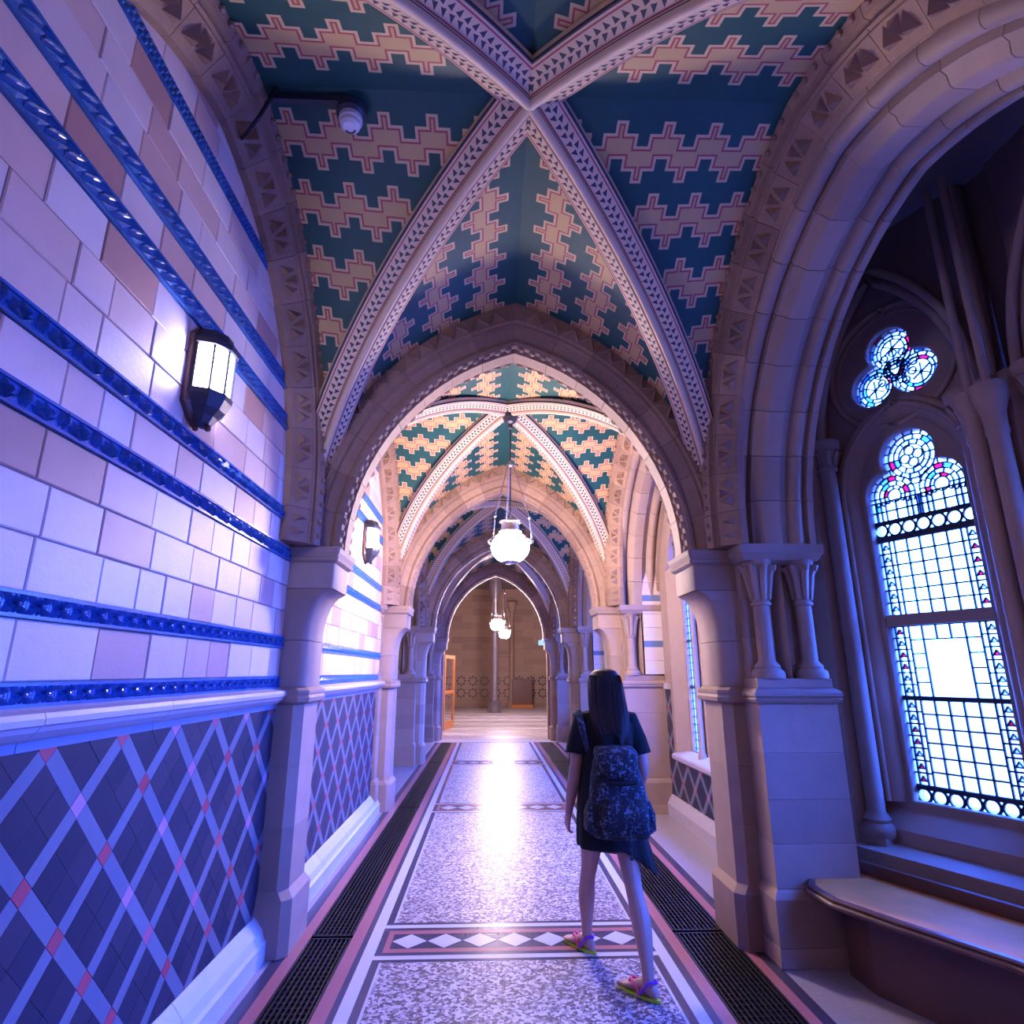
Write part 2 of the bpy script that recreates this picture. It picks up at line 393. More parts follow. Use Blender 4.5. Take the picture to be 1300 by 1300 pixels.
# ------------------------------------------------------------------ left walls of tiles
COURSES = [(1.57, 1.75), (1.825, 1.99), (1.99, 2.155), (2.155, 2.32), (2.40, 2.56), (2.64, 2.805), (2.805, 2.97), (2.97, 3.14), (3.235, 3.385),
           (3.475, 3.63), (3.63, 3.775), (3.775, 3.925), (4.005, 4.16), (4.16, 4.32)]
BANDS = [('star', 1.50, 1.57), ('star', 1.75, 1.825), ('leaf', 2.32, 2.40), ('leaf', 2.56, 2.64), ('rope', 3.14, 3.235), ('rope', 3.385, 3.475), ('bead', 3.925, 4.005)]
PITCH = {'star': 0.094, 'leaf': 0.165, 'rope': 0.088, 'bead': 0.09}
def motif(kind, w, h, far=False):
    """relief tile in its own frame: x along the wall, z up, y towards the wall (front at -y)"""
    b = MB(); g = 0.0015
    b.box(-w / 2 + g, w / 2 - g, -0.004, 0.03, -h / 2, h / 2)
    if far: 
        b.add([(-w * .4, -.004, 0), (0, -.004, -h * .35), (w * .4, -.004, 0), (0, -.004, h * .35), (0, -.02, 0)], [(0, 1, 4), (1, 2, 4), (2, 3, 4), (3, 0, 4)])
        return b
    if kind in ('star', 'leaf', 'rope'):
        for s in (-1, 1):
            z = s * (h / 2 - 0.005); b.box(-w / 2, w / 2, -0.014, 0, z - 0.005, z + 0.005)
    def kite(p0, p1, wd, dp):
        p0 = Vector((p0[0], 0, p0[1])); p1 = Vector((p1[0], 0, p1[1])); d = p1 - p0; q = Vector((-d.z, 0, d.x)).normalized() * wd
        m_ = p0 + d * 0.6
        v = [p0 + Vector((0, -.004, 0)), m_ + q + Vector((0, -.004, 0)), p1 + Vector((0, -.006, 0)), m_ - q + Vector((0, -.004, 0)), m_ + Vector((0, -dp, 0)), p0 + Vector((0, -dp * .7, 0))]
        b.add(v, [(0, 5, 4, 1), (1, 4, 2), (2, 4, 3), (3, 4, 5, 0)])
    if kind == 'star':
        for sx, sz in ((1, 1), (1, -1), (-1, 1), (-1, -1)): kite((0, 0), (sx * w * .47, sz * h * .36), 0.0135, 0.024)
        for sx, sz in ((1, 0), (-1, 0), (0, 1), (0, -1)): kite((0, 0), (sx * w * .40, sz * h * .36), 0.0075, 0.018)
        b.ball((0, -0.018, 0), 0.0075, 6, 4)
    elif kind == 'leaf':
        for a, l in ((90, .80), (62, .78), (118, .78), (35, .7), (145, .7)):
            kite((0, -h * .42), (l * h * cos(radians(a)) * 1.15, -h * .42 + l * h * sin(radians(a))), 0.0105, 0.028)
        for s in (-1, 1): kite((s * w * .44, h * .40), (s * w * .44 - s * .002, -h * .30), 0.014, 0.024)
    elif kind == 'rope':
        for z0 in (-1, 1):
            zc = z0 * h * .20
            kite((-w * .42, zc - h * .12 * z0 * -1), (w * .40, zc + h * .13), 0.016, 0.016)
            b.add([(-w * .5, -.004, zc - h * .2), (-w * .38, -.004, zc - h * .2), (w * .5, -.004, zc + h * .2), (w * .38, -.004, zc + h * .2), (-w * .44, -.019, zc - h * .2), (w * .44, -.019, zc + h * .2)],
                  [(0, 4, 5, 3), (1, 2, 5, 4)])
    else:
        for i in range(3):
            for j in range(2):
                b.ball((-w / 3 + i * w / 3, -0.006, -h * .22 + j * h * .44), 0.012, 6, 4)
    return b
def wall_tiles(wall, yA, yB, near, blockY0=None):
    bk = MB(); bk.box(-XW - 0.35, -XW - 0.006, yA - .1, yB + .05, 0.0, 4.45)
    bk.build('wall_backing', M['mortar'], wall)
    rnd = random.Random(5 if near else 9)
    for ci, (z0, z1) in enumerate(COURSES):
        y = yA - rnd.random() * 0.2
        while y < yB:
            wd = rnd.choice([0.19, 0.23, 0.27, 0.30, 0.33, 0.38])
            a, e = max(y, yA), min(y + wd, yB); y += wd
            if e - a < 0.05: e = min(a + .06, yB)
            dx = rnd.uniform(-0.002, 0.002)
            b = MB(); g = 0.0022; f = -XW + dx; bv = 0.004
            ring = lambda x, i: [(x, a + g + i, z0 + g + i), (x, e - g - i, z0 + g + i), (x, e - g - i, z1 - g - i), (x, a + g + i, z1 - g - i)]
            b.loft([ring(-XW - .03, 0), ring(f - bv, 0), ring(f, bv)])
            b.build('stone_block', M['block'], wall)
    for kd, z0, z1 in BANDS:
        w = PITCH[kd]; h = z1 - z0
        n = int((yB - yA) / w) + 1; wd = (yB - yA) / n
        if near:
            me = motif(kd, wd, h).mesh('band_tile_' + kd, M['glaze'], 25)
            for i in range(n):
                link('band_tile', me, wall, Matrix.Translation((-XW, yA + wd * (i + .5), (z0 + z1) / 2)) @ Matrix.Rotation(radians(90), 4, 'Z'))
        else:
            b = MB()
            for i in range(n):
                q = motif(kd, wd, h, True); b.add([(-XW - y, yA + wd * (i + .5) + x, z + (z0 + z1) / 2) for x, y, z in q.v], q.f)
            b.build('glazed_band', M['glaze'], wall, kind='stuff')
    # ledge, blue strip, dado, baseboard
    n = max(2, int((yB - yA) / 0.72)); L = (yB - yA) / n
    for i in range(n):
        a, e = yA + L * i + .0015, yA + L * (i + 1) - .0015
        pr = [(-.03, 1.50), (.012, 1.50), (.03, 1.492), (.068, 1.485), (.074, 1.47), (.074, 1.452), (.062, 1.446), (.055, 1.432), (.03, 1.412), (.012, 1.403), (-.03, 1.403)]
        b = MB(); b.loft([[(-XW + p, yy, z) for p, z in pr] for yy in (a, e)]); b.build('ledge_stone', M['ledge'], wall)
        b = MB(); b.box(-XW - .03, -XW + .004, a, e, 1.374, 1.402); b.build('blue_strip', M['bluestrip'], wall)
    n = max(2, int((yB - yA) / 0.8)); L = (yB - yA) / n
    for i in range(n):
        a, e = yA + L * i + .0015, yA + L * (i + 1) - .0015
        pr = [(-.03, 0.0), (.085, 0.0), (.085, .10), (.07, .115), (.055, .16), (.02, .205), (.004, .222), (-.03, .222)]
        b = MB(); b.loft([[(-XW + p, yy, z) for p, z in pr] for yy in (a, e)]); b.build('base_stone', M['basest'], wall)
    # dado: square lattice standing on its corner
    L = 0.2775; w = 0.058; zt = 1.37; y00 = 2.02; s2 = sqrt(2)
    P0, Q0 = (y00 + zt) / s2, (y00 - zt) / s2
    pieces = {'dado_tile': [], 'lattice_strip': [], 'red_diamond': []}
    for i in range(-30, 40):
        for j in range(-30, 40):
            p, q = P0 + L * i, Q0 + L * j
            def R(a, b_, c, d): return [((x + y) / s2, (x - y) / s2) for x, y in ((p + a, q + b_), (p + c, q + b_), (p + c, q + d), (p + a, q + d))]
            h = w / 2; A = L - h; mid = L / 2
            for nm, rc in (('red_diamond', R(-h, -h, h, h)), ('lattice_strip', R(h, -h, A, h)), ('lattice_strip', R(-h, h, h, A)),
                           ('dado_tile', R(h, h, mid, mid)), ('dado_tile', R(mid, h, A, mid)), ('dado_tile', R(h, mid, mid, A)), ('dado_tile', R(mid, mid, A, A))):
                pl = clip_poly(rc, yA, yB, 0.222, 1.374)
                if len(pl) >= 3 and area(pl) > 2e-5: pieces[nm].append(pl)
    mt = {'dado_tile': 'slate', 'lattice_strip': 'lattice', 'red_diamond': 'redtile'}
    for nm, ls in pieces.items():
        ls.sort(key=lambda pl: abs(sum(p[0] for p in pl) / len(pl) - 2.2))
        single = ls[:295] if near else []
        rest = ls[len(single):]
        def prism(b, pl):
            cx = sum(p[0] for p in pl) / len(pl); cz = sum(p[1] for p in pl) / len(pl)
            def ring(x, i):
                out = []
                for y, z in pl:
                    d = math.hypot(y - cx, z - cz) + 1e-6; k = max(0.2, 1 - i / d); out.append((x, cx + (y - cx) * k, cz + (z - cz) * k))
                return out
            f = -XW + rnd.uniform(-.0006, .0006)
            b.loft([ring(-XW - .01, 0.0012), ring(f, 0.0012)])
        for pl in single:
            b = MB(); prism(b, pl); b.build(nm, M[mt[nm]], wall)
        if rest:
            b = MB()
            for pl in rest: prism(b, pl)
            b.build(nm + 's', M[mt[nm]], wall, kind='stuff')
wl0 = struct('wall_left', 'near left wall of pale blocks with blue relief bands above a diamond tiled dado', 'wall')
wall_tiles(wl0, 1.15, yb(0) + 1.67, True)
b = MB(); b.box(-XW - .35, -XW, -3.2, 1.15, 0, 4.45); b.build('plain_wall', M['block'], wl0)
wl1 = struct('wall_left.001', 'second left wall section beyond the nearest pier, pale blocks above diamond tiles', 'wall')
wall_tiles(wl1, yb(1) - 1.66, yb(1) + 1.67, False)

# ------------------------------------------------------------------ vault
def g_z(x):              # height of the lengthwise vault at x; the groins stand over straight diagonals
    return 2.40 + sqrt(max(0.0, 2.1236 ** 2 - (abs(x) + .6236) ** 2))
def h_z(y):              # height of the crosswise vault at the wall
    return 2.64 + sqrt(max(0.0, 1.79 ** 2 - (abs(y) + .14) ** 2)) + .006
GX, GY = 1.5, 1.79
def slist(n=36): return [1 - (1 - i / n) ** 1.5 for i in range(n + 1)]
CELL = 0.063
def web_mesh(side):
    nu = 8; rows = []; a = 0.0; prev = None
    for q in slist():
        x, y = GX * q, GY * q; zr = g_z(x)
        cur = (y, h_z(y)) if side else (x, zr)
        if prev: a += math.hypot(cur[0] - prev[0], cur[1] - prev[1])
        prev = cur; row = []
        for j in range(nu + 1):
            t = j / nu
            if side:
                px = x + (1.52 - x) * t; p = (px, y, zr + (h_z(y) - zr) * t); w = px
            else:
                py = y + (max(1.68, y + .02) - y) * t; p = (x, py, zr - 0.075 * t * t * min(1, max(0, (zr - 2.6) / 1.2))); w = py
            row.append((p, (w / CELL + (100.5 if side else 98.4), a / CELL + (0.19 if side else 0.45))))
        rows.append(row)
    v = []; uvs = []; f = []
    n = nu + 1
    for sg in (1, -1):
        o = len(v)
        for row in rows:
            for p, q in row:
                v.append((p[0], p[1] * sg, p[2]) if side else (p[0] * sg, p[1], p[2])); uvs.append(q)
        for i in range(len(rows) - 1):
            for j in range(nu):
                a = o + i * n + j; f.append((a, a + 1, a + n + 1, a + n) if sg > 0 else (a, a + n, a + n + 1, a + 1))
    m = bpy.data.meshes.new('vault_web'); m.from_pydata(v, [], f); m.materials.append(M['web'])
    ul = m.uv_layers.new(name='UVMap')
    for lp in m.loops: ul.data[lp.index].uv = uvs[lp.vertex_index]
    m.polygons.foreach_set('use_smooth', [True] * len(m.polygons)); m.set_sharp_from_angle(angle=radians(20))
    return m
WEB_S, WEB_F = web_mesh(True), web_mesh(False)
def rib_mesh():
    path = [Vector((GX * q, GY * q, g_z(GX * q))) for q in slist(40) if q < .9999]
    prof = [(-.152, .03, 0), (-.150, -.012, .006), (-.135, -.022, .016), (-.046, -.066, .114), (-.036, -.062, .125), (-.028, -.074, .140)]
    for a in range(0, 181, 30): prof.append((-.026 * cos(radians(a)), -.080 - .026 * sin(radians(a)), .155 + .02 * sin(radians(a))))
    full = prof + [(-x, y, v) for x, y, v in reversed(prof[:6])]
    v = []; uvs = []; f = []; s = 0; n = len(full)
    for i, p in enumerate(path):
        t = (path[min(i + 1, len(path) - 1)] - path[max(i - 1, 0)]).normalized()
        hor = Vector((p.y if False else t.y, -t.x, 0))
        if hor.length < 1e-4: hor = Vector((1.65, -1.5, 0))
        hor.normalize(); dn = hor.cross(t)
        if dn.z > 0 or (abs(dn.z) < .05 and dn.dot(Vector((1, 1, 0))) > 0): dn = -dn
        if i: s += (p - path[i - 1]).length
        for x, y, w in full:
            q = p + hor * (x * .88) + dn * (-y * .92)
            v.append(q); uvs.append((s, w))
    for i in range(len(path) - 1):
        for j in range(n - 1):
            a = i * n + j; f.append((a, a + 1, a + n + 1, a + n))
    return v, uvs, f
RV, RU, RF = rib_mesh()
def rib_variant(sx, sy):
    m = bpy.data.meshes.new('diagonal_rib')
    m.from_pydata([(p.x * sx, p.y * sy, p.z) for p in RV], [], RF if sx * sy > 0 else [tuple(reversed(q)) for q in RF])
    m.materials.append(M['rib']); ul = m.uv_layers.new(name='UVMap')
    for lp in m.loops: ul.data[lp.index].uv = RU[lp.vertex_index]
    m.polygons.foreach_set('use_smooth', [True] * len(m.polygons)); m.set_sharp_from_angle(angle=radians(35))
    return m
RIBS = {(a, b_): rib_variant(a, b_) for a in (1, -1) for b_ in (1, -1)}
BAYNAME = ['nearest painted vault bay overhead', 'second painted vault bay above the hanging globe lamp', 'third painted vault bay beyond the globe lamp', 'farthest painted vault bay before the end hall']
def vault(k):
    c = struct('ceiling' if k == 0 else 'ceiling.%03d' % k, BAYNAME[k] + ' with stepped teal and cream bands', 'ceiling', (0, yb(k), 0))
    for rz in (0, pi):
        link('vault_web', WEB_S, c, Matrix.Rotation(rz, 4, 'Z')); link('vault_web', WEB_F, c, Matrix.Rotation(rz, 4, 'Z'))
    for me in RIBS.values(): link('diagonal_rib', me, c)
    return c
for k in range(4): vault(k)
# crude continuation of the vault behind the camera
cb = struct('ceiling.004', 'painted vault bay behind the viewer', 'ceiling', (0, yb(-1), 0))
for rz in (0, pi):
    link('vault_web', WEB_S, cb, Matrix.Rotation(rz, 4, 'Z')); link('vault_web', WEB_F, cb, Matrix.Rotation(rz, 4, 'Z'))

# ------------------------------------------------------------------ arches
def ring_seg(prof, R, d, n=4, gap=0.0022, key=None, i0=0):
    """one voussoir: profile of (dr, dy) swept through the angle d about +Y, starting at +X"""
    b = MB(); g = gap / R; rings = []
    for i in range(n + 1):
        a = g + (d - 2 * g) * i / n
        f = i / n        # a keystone half is cut off at the vertical through the apex
        rings.append([((R + dr) * cos(q), dy, (R + dr) * sin(q)) for dr, dy in prof for q in ((a if key is None else a * (1 - f) + f * (acos(key / (R + dr)) - i0 - .0004)),)])
    b.loft(rings); return b
def arcpts(cx, cy, r, a0, a1, n): return [(cx + r * cos(radians(a0 + (a1 - a0) * i / n)), cy + r * sin(radians(a0 + (a1 - a0) * i / n))) for i in range(n + 1)]
half = [(.40, -PH), (.20, -PH), (.185, -PH + .015), (.165, -PH + .015), (.155, -PH + .04), (.085, -PH + .075), (.075, -PH + .06), (.05, -PH + .055), (.025, -PH + .07), (.015, -PH + .10), (.03, -PH + .125), (.0, -PH + .14)]
TPROF = half + [(a, -y) for a, y in reversed(half)]
TANG = acos(TA_C / TA_R)
def zigzag(b, R, d, r0, r1, y, n=3, dp=0.018, w=0.012):
    """carved zigzag ridge lying on a ring's flat face"""
    pts = []
    for i in range(2 * n + 1):
        a = d * (0.06 + 0.88 * i / (2 * n)); r = R + (r0 if i % 2 == 0 else r1)
        pts.append(Vector((r * cos(a), y, r * sin(a))))
    for p, q in zip(pts, pts[1:]):
        t = (q - p).normalized(); s = Vector((-t.z, 0, t.x)) * w; k = Vector((0, -dp if y < 0 else dp, 0))
        b.add([p + s, p - s, q + s, q - s, p + k, q + k], [(0, 4, 5, 2), (1, 3, 5, 4), (0, 1, 4), (2, 5, 3)])
def dogtooth(b, R, d, r0, r1, y0, y1, n=1, h=0.03):
    """triangular leaf points on a splayed face running from (r0, y0) to (r1, y1)"""
    nrm = Vector((-(y1 - y0), r1 - r0)).normalized()
    if nrm.y > 0: nrm = -nrm
    for i in range(n):
        for sgn in (-1, 1):
            ac = d * (i + 0.5 + sgn * .22) / n; aw = d * .17 / n
            def P(a, t, k=0.0):
                r = R + r0 + (r1 - r0) * t + nrm.x * k; y = y0 + (y1 - y0) * t + nrm.y * k
                return (r * cos(a), y, r * sin(a))
            b.add([P(ac - aw, .12), P(ac + aw, .12), P(ac, .9), P(ac, .35, h)], [(0, 1, 3), (1, 2, 3), (2, 0, 3)])
        am = d * (i + .5) / n
        b.add([P(am - d * .12 / n, .9), P(am + d * .12 / n, .9), P(am, .2), P(am, .65, h)], [(0, 1, 3), (1, 2, 3), (2, 0, 3)])
NV = 8
def make_voussoir(n, key=None):
    d = TANG / n
    b = ring_seg(TPROF, TA_R, d, max(2, int(24 / n)), .0015, key, d * (n - 1))
    zigzag(b, TA_R, d, .213, .295, -PH, 2, .022, .014); zigzag(b, TA_R, d, .213, .295, PH, 2, .022, .014)
    for s in (-1, 1):
        for q in (0.17, 0.5, 0.83):
            a = d * q
            b.ball(((TA_R + .026) * cos(a), s * (PH - .095), (TA_R + .026) * sin(a)), .030, 8, 5)
    return b.mesh('voussoir', M['carved'], 35)
VM = make_voussoir(NV); VMK = make_voussoir(NV, TA_C)
def transverse(k):
    yc = yb(k) + BAY / 2
    nm = ['nearest carved pointed stone arch across the corridor', 'second carved stone arch behind the globe lamp', 'third carved stone arch across the corridor', 'last stone arch opening to the far hall'][k]
    A = struct('transverse_arch' if k == 0 else 'transverse_arch.%03d' % k, nm, 'arch', (0, yc, 0))
    d = TANG / NV
    for i in range(NV):
        for side in (1, -1):
            al = d * i; cx = -TA_C
            link('voussoir', VM if i < NV - 1 else VMK, A, Matrix.Rotation(0 if side > 0 else pi, 4, 'Z') @ Matrix.Translation((cx, 0, TA_Z)) @ Matrix.Rotation(-al, 4, 'Y'))
    # plain wall above the ring, hidden by the webs
    b = MB(); top = []; N = 20
    for i in range(-N, N + 1):
        a = TANG * (1 - abs(i) / N); R = TA_R + .38
        x = (-TA_C + R * cos(a)); z = TA_Z + R * sin(a)
        top.append((x if i > 0 else -x if i < 0 else 0, z))
    for y in (-PH + .03, PH - .03):
        v = [(x, y, z) for x, z in top] + [(x, y, 4.75) for x, z in top]; n = len(top)
        b.add(v, [(i, i + 1, n + i + 1, n + i) for i in range(n - 1)])
    b.build('arch_filling', M['stone'], A)
    return A
for k in range(4): transverse(k)

# wall ribs (against the side walls), in blocks with carved points
wprof = [(0.0, .115), (0.0, .075), (.012, .06), (.02, .055), (.105, -.03), (.118, -.028), (.125, -.045)] + arcpts(.145, -.045, .022, 200, 60, 4)[1:] + [(.165, -.06), (.215, -.085), (.235, -.08), (.25, -.05), (.25, .115)]
WANG = acos(WR_C / WR_R); NW = 9
def make_wallrib(key=None):
    d = WANG / NW; b = ring_seg(wprof, WR_R, d, 3, .0015, key, d * (NW - 1))
    dogtooth(b, WR_R, d, .02, .105, .055, -.03, 1, .046)
    for q in (.2, .5, .8):
        a = d * q; b.ball(((WR_R + .195) * cos(a), -.08, (WR_R + .195) * sin(a)), .018, 6, 4)
    return b.mesh('rib_block', M['carved'], 30)
WM = make_wallrib(); WMK = make_wallrib(WR_C)
sb = MB(); sb.loft([[(WR_R - WR_C + dr, dy, z) for dr, dy in wprof] for z in (ZS + .002, WR_Z - .002)])
dz = (WR_Z - ZS)
for q in (.3, .7):
    sb.ball((WR_R - WR_C + .195, -.08, ZS + dz * q), .018, 6, 4)
    sb.add([(WR_R - WR_C + .03, .045, ZS + dz * (q - .12)), (WR_R - WR_C + .03, .045, ZS + dz * (q + .12)), (WR_R - WR_C + .10, -.025, ZS + dz * q), (WR_R - WR_C + .03, -.01, ZS + dz * q)], [(0, 1, 3), (1, 2, 3), (2, 0, 3)])
SM = sb.mesh('rib_block_straight', M['carved'], 30)
def wall_rib(k, side):
    nm = ['nearest', 'second', 'third', 'farthest'][k]
    o = struct('wall_rib', '%s carved stone rib where the vault meets the %s wall' % (nm, 'left' if side < 0 else 'right'), 'rib', (side * (XW - .115), yb(k), 0))
    base = Matrix.Rotation(radians(90 if side < 0 else -90), 4, 'Z')
    d = WANG / NW
    for i in range(NW):
        for mi in (1, -1):
            link('rib_block', WM if i < NW - 1 else WMK, o, base @ Matrix.Scale(mi, 4, (1, 0, 0)) @ Matrix.Translation((-WR_C, 0, WR_Z)) @ Matrix.Rotation(-d * i, 4, 'Y'))
    link('rib_block', SM, o, base)
    link('rib_block', SM, o, base @ Matrix.Scale(-1, 4, (1, 0, 0)))
for k in range(4):
    for s in (-1, 1): wall_rib(k, s)

# ------------------------------------------------------------------ responds (the piers under the transverse arches)
def respond(k, side):
    yc = yb(k) + BAY / 2
    nm = ['nearest', 'second', 'third', 'farthest'][k]
    o = struct('pier', '%s stone pier on the %s carrying the pointed arch' % (nm, 'left' if side < 0 else 'right'), 'pier', (side * XW, yc, 0))
    # local frame: x towards the corridor (multiplied by -side), y along
    def X(p): return -side * p
    def pl(w, hy, ch): return [(X(-.06), -hy), (X(w - ch), -hy), (X(w), -hy + ch), (X(w), hy - ch), (X(w - ch), hy), (X(-.06), hy)]
    def blk(name, z0, z1, w, hy, ch, bev=.003):
        b = MB(); b.prism(pl(w, hy, ch), z0, z1, bev); return b.build(name, M['stone'], o)
    hy = PH
    blk('plinth_stone', 0, .30, .20, hy + .025, .05)
    b = MB(); b.loft([[(x, y, .30) for x, y in pl(.20, hy + .025, .05)], [(x, y, .345) for x, y in pl(.165, hy, .05)]]); b.build('plinth_moulding', M['stone'], o)
    zz = [.345, .68, 1.02, 1.40]
    for a, b_ in zip(zz, zz[1:]): blk('shaft_stone', a, b_, .165, hy, .055)
    b = MB(); b.loft([[(x, y, z) for x, y in pl(w, hy + w - .165, .055)] for z, w in ((1.40, .17), (1.415, .20), (1.44, .205), (1.455, .195), (1.47, .20), (1.485, .20), (1.505, .165))]); b.build('string_moulding', M['stone'], o)
    # upper shaft with a hollow chamfer corbelling out to the springing
    for a, b_ in ((1.505, 1.80), (1.80, 2.141), (2.141, 2.335)):
        r = []
        N = 14
        for i in range(N + 1):
            z = a + .002 + (b_ - a - .004) * i / N
            if z < 1.84: w, ch = .165, .05
            elif z < 2.14:
                t = (z - 1.84) / .30; w = .165 + .135 * (1 - sqrt(max(0, 1 - t * t))); ch = .05 * (1 - t) + .012 * t
            else: w, ch = .30, .012
            r.append([(x, y, z) for x, y in pl(w, hy, ch)])
        b = MB(); b.loft(r); b.build('shaft_stone', M['stone'], o, 50)
    b = MB(); b.loft([[(x, y, z) for x, y in pl(w, hy + e, .012)] for z, w, e in ((2.315, .305, .005), (2.33, .325, .025), (2.345, .33, .03), (2.355, .322, .022), (2.385, .335, .035), (2.41, .34, .04), (2.42, .335, .035))])
    b.build('capital_moulding', M['stone'], o)
for k in range(4):
    for s in (-1, 1): respond(k, s)

# ------------------------------------------------------------------ side arcades (right bays and the farther left bays)
AR_C, AR_R, AR_Z = 0.18, 1.63, 2.42
AANG = acos(AR_C / AR_R)
aprof = [(.24, -.01), (.17, -.01)] + arcpts(.125, .045, .05, -60, -250, 7) + [(.08, .10), (.06, .10), (.045, .13), (.01, .15), (.0, .17), (.0, .27), (.02, .285), (.03, .31), (.045, .33), (.03, .345)] + arcpts(.035, .39, .042, -100, -260, 6)[1:] + [(.04, .45), (.0, .46), (.0, .50), (.24, .50)]
NA = 8
AM = ring_seg(aprof, AR_R, AANG / NA, 3).mesh('arcade_voussoir', M['stone'], 35)
AMK = ring_seg(aprof, AR_R, AANG / NA, 3, .0015, AR_C, AANG * (NA - 1) / NA).mesh('arcade_voussoir', M['stone'], 35)
AMJ = ring_seg(aprof, AR_R, AANG, 16, .0015, AR_C, 0).mesh('arcade_moulding', M['stone'], 35)
def colonnette(cx, cy, z0, z1, r, parent, cap=True, name='colonnette', mat=None):
    b = MB()
    b.lathe([(r * 1.9, z0), (r * 1.95, z0 + .02), (r * 1.85, z0 + .045), (r * 1.45, z0 + .06), (r * 1.5, z0 + .075), (r * 1.2, z0 + .095), (r, z0 + .11),
             (r * .97, z1 - .30), (r * 1.2, z1 - .295), (r * 1.22, z1 - .28), (r * 1.0, z1 - .27), (r * 1.05, z1 - .18), (r * 1.25, z1 - .10), (r * 1.75, z1 - .02), (r * 1.9, z1)], (cx, cy, 0), 16)
    for i in range(8):          # carved leaves of the capital
        a = 2 * pi * i / 8
        p = [Vector((cx + q * r * cos(a), cy + q * r * sin(a), z1 - h)) for q, h in ((1.0, .26), (1.08, .18), (1.3, .10), (1.75, .04), (2.05, .045), (2.0, .075))]
        b.tube(p, [.016, .026, .028, .026, .020, .010], 6)
    return b.build(name, mat or M['stone'], parent, 45)
def arcade(k, side, name, label):
    o = struct(name, label, 'wall', (side * 1.5, yb(k), 0))
    base = Matrix.Rotation(radians(-90), 4, 'Z') if side > 0 else Matrix.Rotation(radians(90), 4, 'Z')
    # local y -> away from the corridor
    d = AANG / NA
    if k == 0 or k == 1:
        for i in range(NA):
            for mi in (1, -1):
                link('arch_stone', AM if i < NA - 1 else AMK, o, base @ Matrix.Scale(mi, 4, (1, 0, 0)) @ Matrix.Translation((-AR_C, 0, AR_Z)) @ Matrix.Rotation(-d * i, 4, 'Y'))
    else:
        for mi in (1, -1): link('arch_moulding', AMJ, o, base @ Matrix.Scale(mi, 4, (1, 0, 0)) @ Matrix.Translation((-AR_C, 0, AR_Z)))
    b = MB(); N = 22; top = []
    for i in range(-N, N + 1):
        a = AANG * (1 - abs(i) / N); R = AR_R + .2
        y = -AR_C + R * cos(a); top.append(((y if i > 0 else -y if i < 0 else 0), AR_Z + R * sin(a)))
    top = [(-1.9, AR_Z), ] + top + [(1.9, AR_Z)]
    n = len(top)
    for x in (side * -.008 , side * .49):
        v = [(x, y, z) for y, z in top] + [(x, y, 4.74) for y, z in top]
        b.add(v, [(i, i + 1, n + i + 1, n + i) for i in range(n - 1)])
    b.build('spandrel_wall', M['stone'], o)
    return o
def arcade_pier(k, side, detail=True):
    """the deep pier of the arcade between bays k and k+1, with paired colonnettes on the jambs"""
    yc = yb(k) + BAY / 2
    nm = ['nearest', 'second', 'third', 'farthest'][k] if k >= 0 else 'hidden'
    o = struct('arcade_pier', '%s %s arcade pier with paired colonnettes on a tall pedestal' % (nm, 'left' if side < 0 else 'right'), 'pier', (side * 1.5, yc, 0))
    HY = .42
    def rect(e, x0=0.0, x1=.5, hy=HY): return [(side * (x0 - e), -hy - e), (side * (x1 + e), -hy - e), (side * (x1 + e), hy + e), (side * (x0 - e), hy + e)]
    def ring(e, z, **k_): return [(x, y, z) for x, y in rect(e, **k_)]
    def blk(z0, z1, e=0.0, **k_):
        b = MB(); b.prism(rect(e, **k_), z0, z1, .004); b.build('pier_stone', M['stone'], o)
    blk(0, .10, .035); blk(.10, .34, .03)
    b = MB(); b.loft([ring(.03, .34), ring(.012, .37), ring(0, .385)]); b.build('base_moulding', M['stone'], o)
    for a, b_ in ((.385, .62), (.62, .86), (.86, 1.12), (1.12, 1.405)): blk(a, b_)
    b = MB(); b.loft([ring(e, z) for e, z in ((0, 1.405), (.02, 1.42), (.028, 1.435), (.018, 1.445), (.03, 1.455), (.03, 1.475), (.0, 1.50))]); b.build('string_moulding', M['stone'], o)
    blk(1.50, 1.56, -.01)
    hy = HY - .13
    for a, b_ in ((1.56, 1.82), (1.82, 2.08), (2.08, 2.33)): blk(a, b_, 0, hy=hy, x0=.02, x1=.48)
    for s in (-1, 1):
        b = MB(); b.prism([(side * .25 - .045, s * hy), (side * .25 + .045, s * hy), (side * .25, s * (hy + .10))], 1.56, 2.33); b.build('jamb_arris', M['stone'], o)
        for cx in (.12, .40):
            if cx < .2 or (k == 0 and s < 0) or side < 0: colonnette(side * cx, s * (HY - .085), 1.56, 2.32, .054, o)
    b = MB(); b.loft([ring(e, z) for e, z in ((-.06, 2.29), (0.0, 2.315), (.02, 2.35), (.03, 2.36), (.03, 2.42), (.0, 2.425))]); b.build('abacus', M['stone'], o)
    b = MB(); b.prism(rect(0, x0=.03, x1=.47, hy=.235), 2.425, 4.7); b.build('pier_core', M['stone'], o)
for k in (-1, 0, 1, 2, 3): arcade_pier(k, 1)
for k in (1, 2, 3): arcade_pier(k, -1)
RN = ['wall_right', 'wall_right.001', 'wall_right.002', 'wall_right.003']
for k in range(4):
    arcade(k, 1, RN[k], ['nearest large moulded right arch framing the oriel window', 'second right arch above the smaller side window', 'third right arch in the corridor wall', 'farthest right arch in the corridor wall'][k])
for k in (2, 3):
    arcade(k, -1, 'wall_left.%03d' % k, ['dark arched opening on the left beyond the second pier', 'farthest dark arched opening on the left'][k - 2])

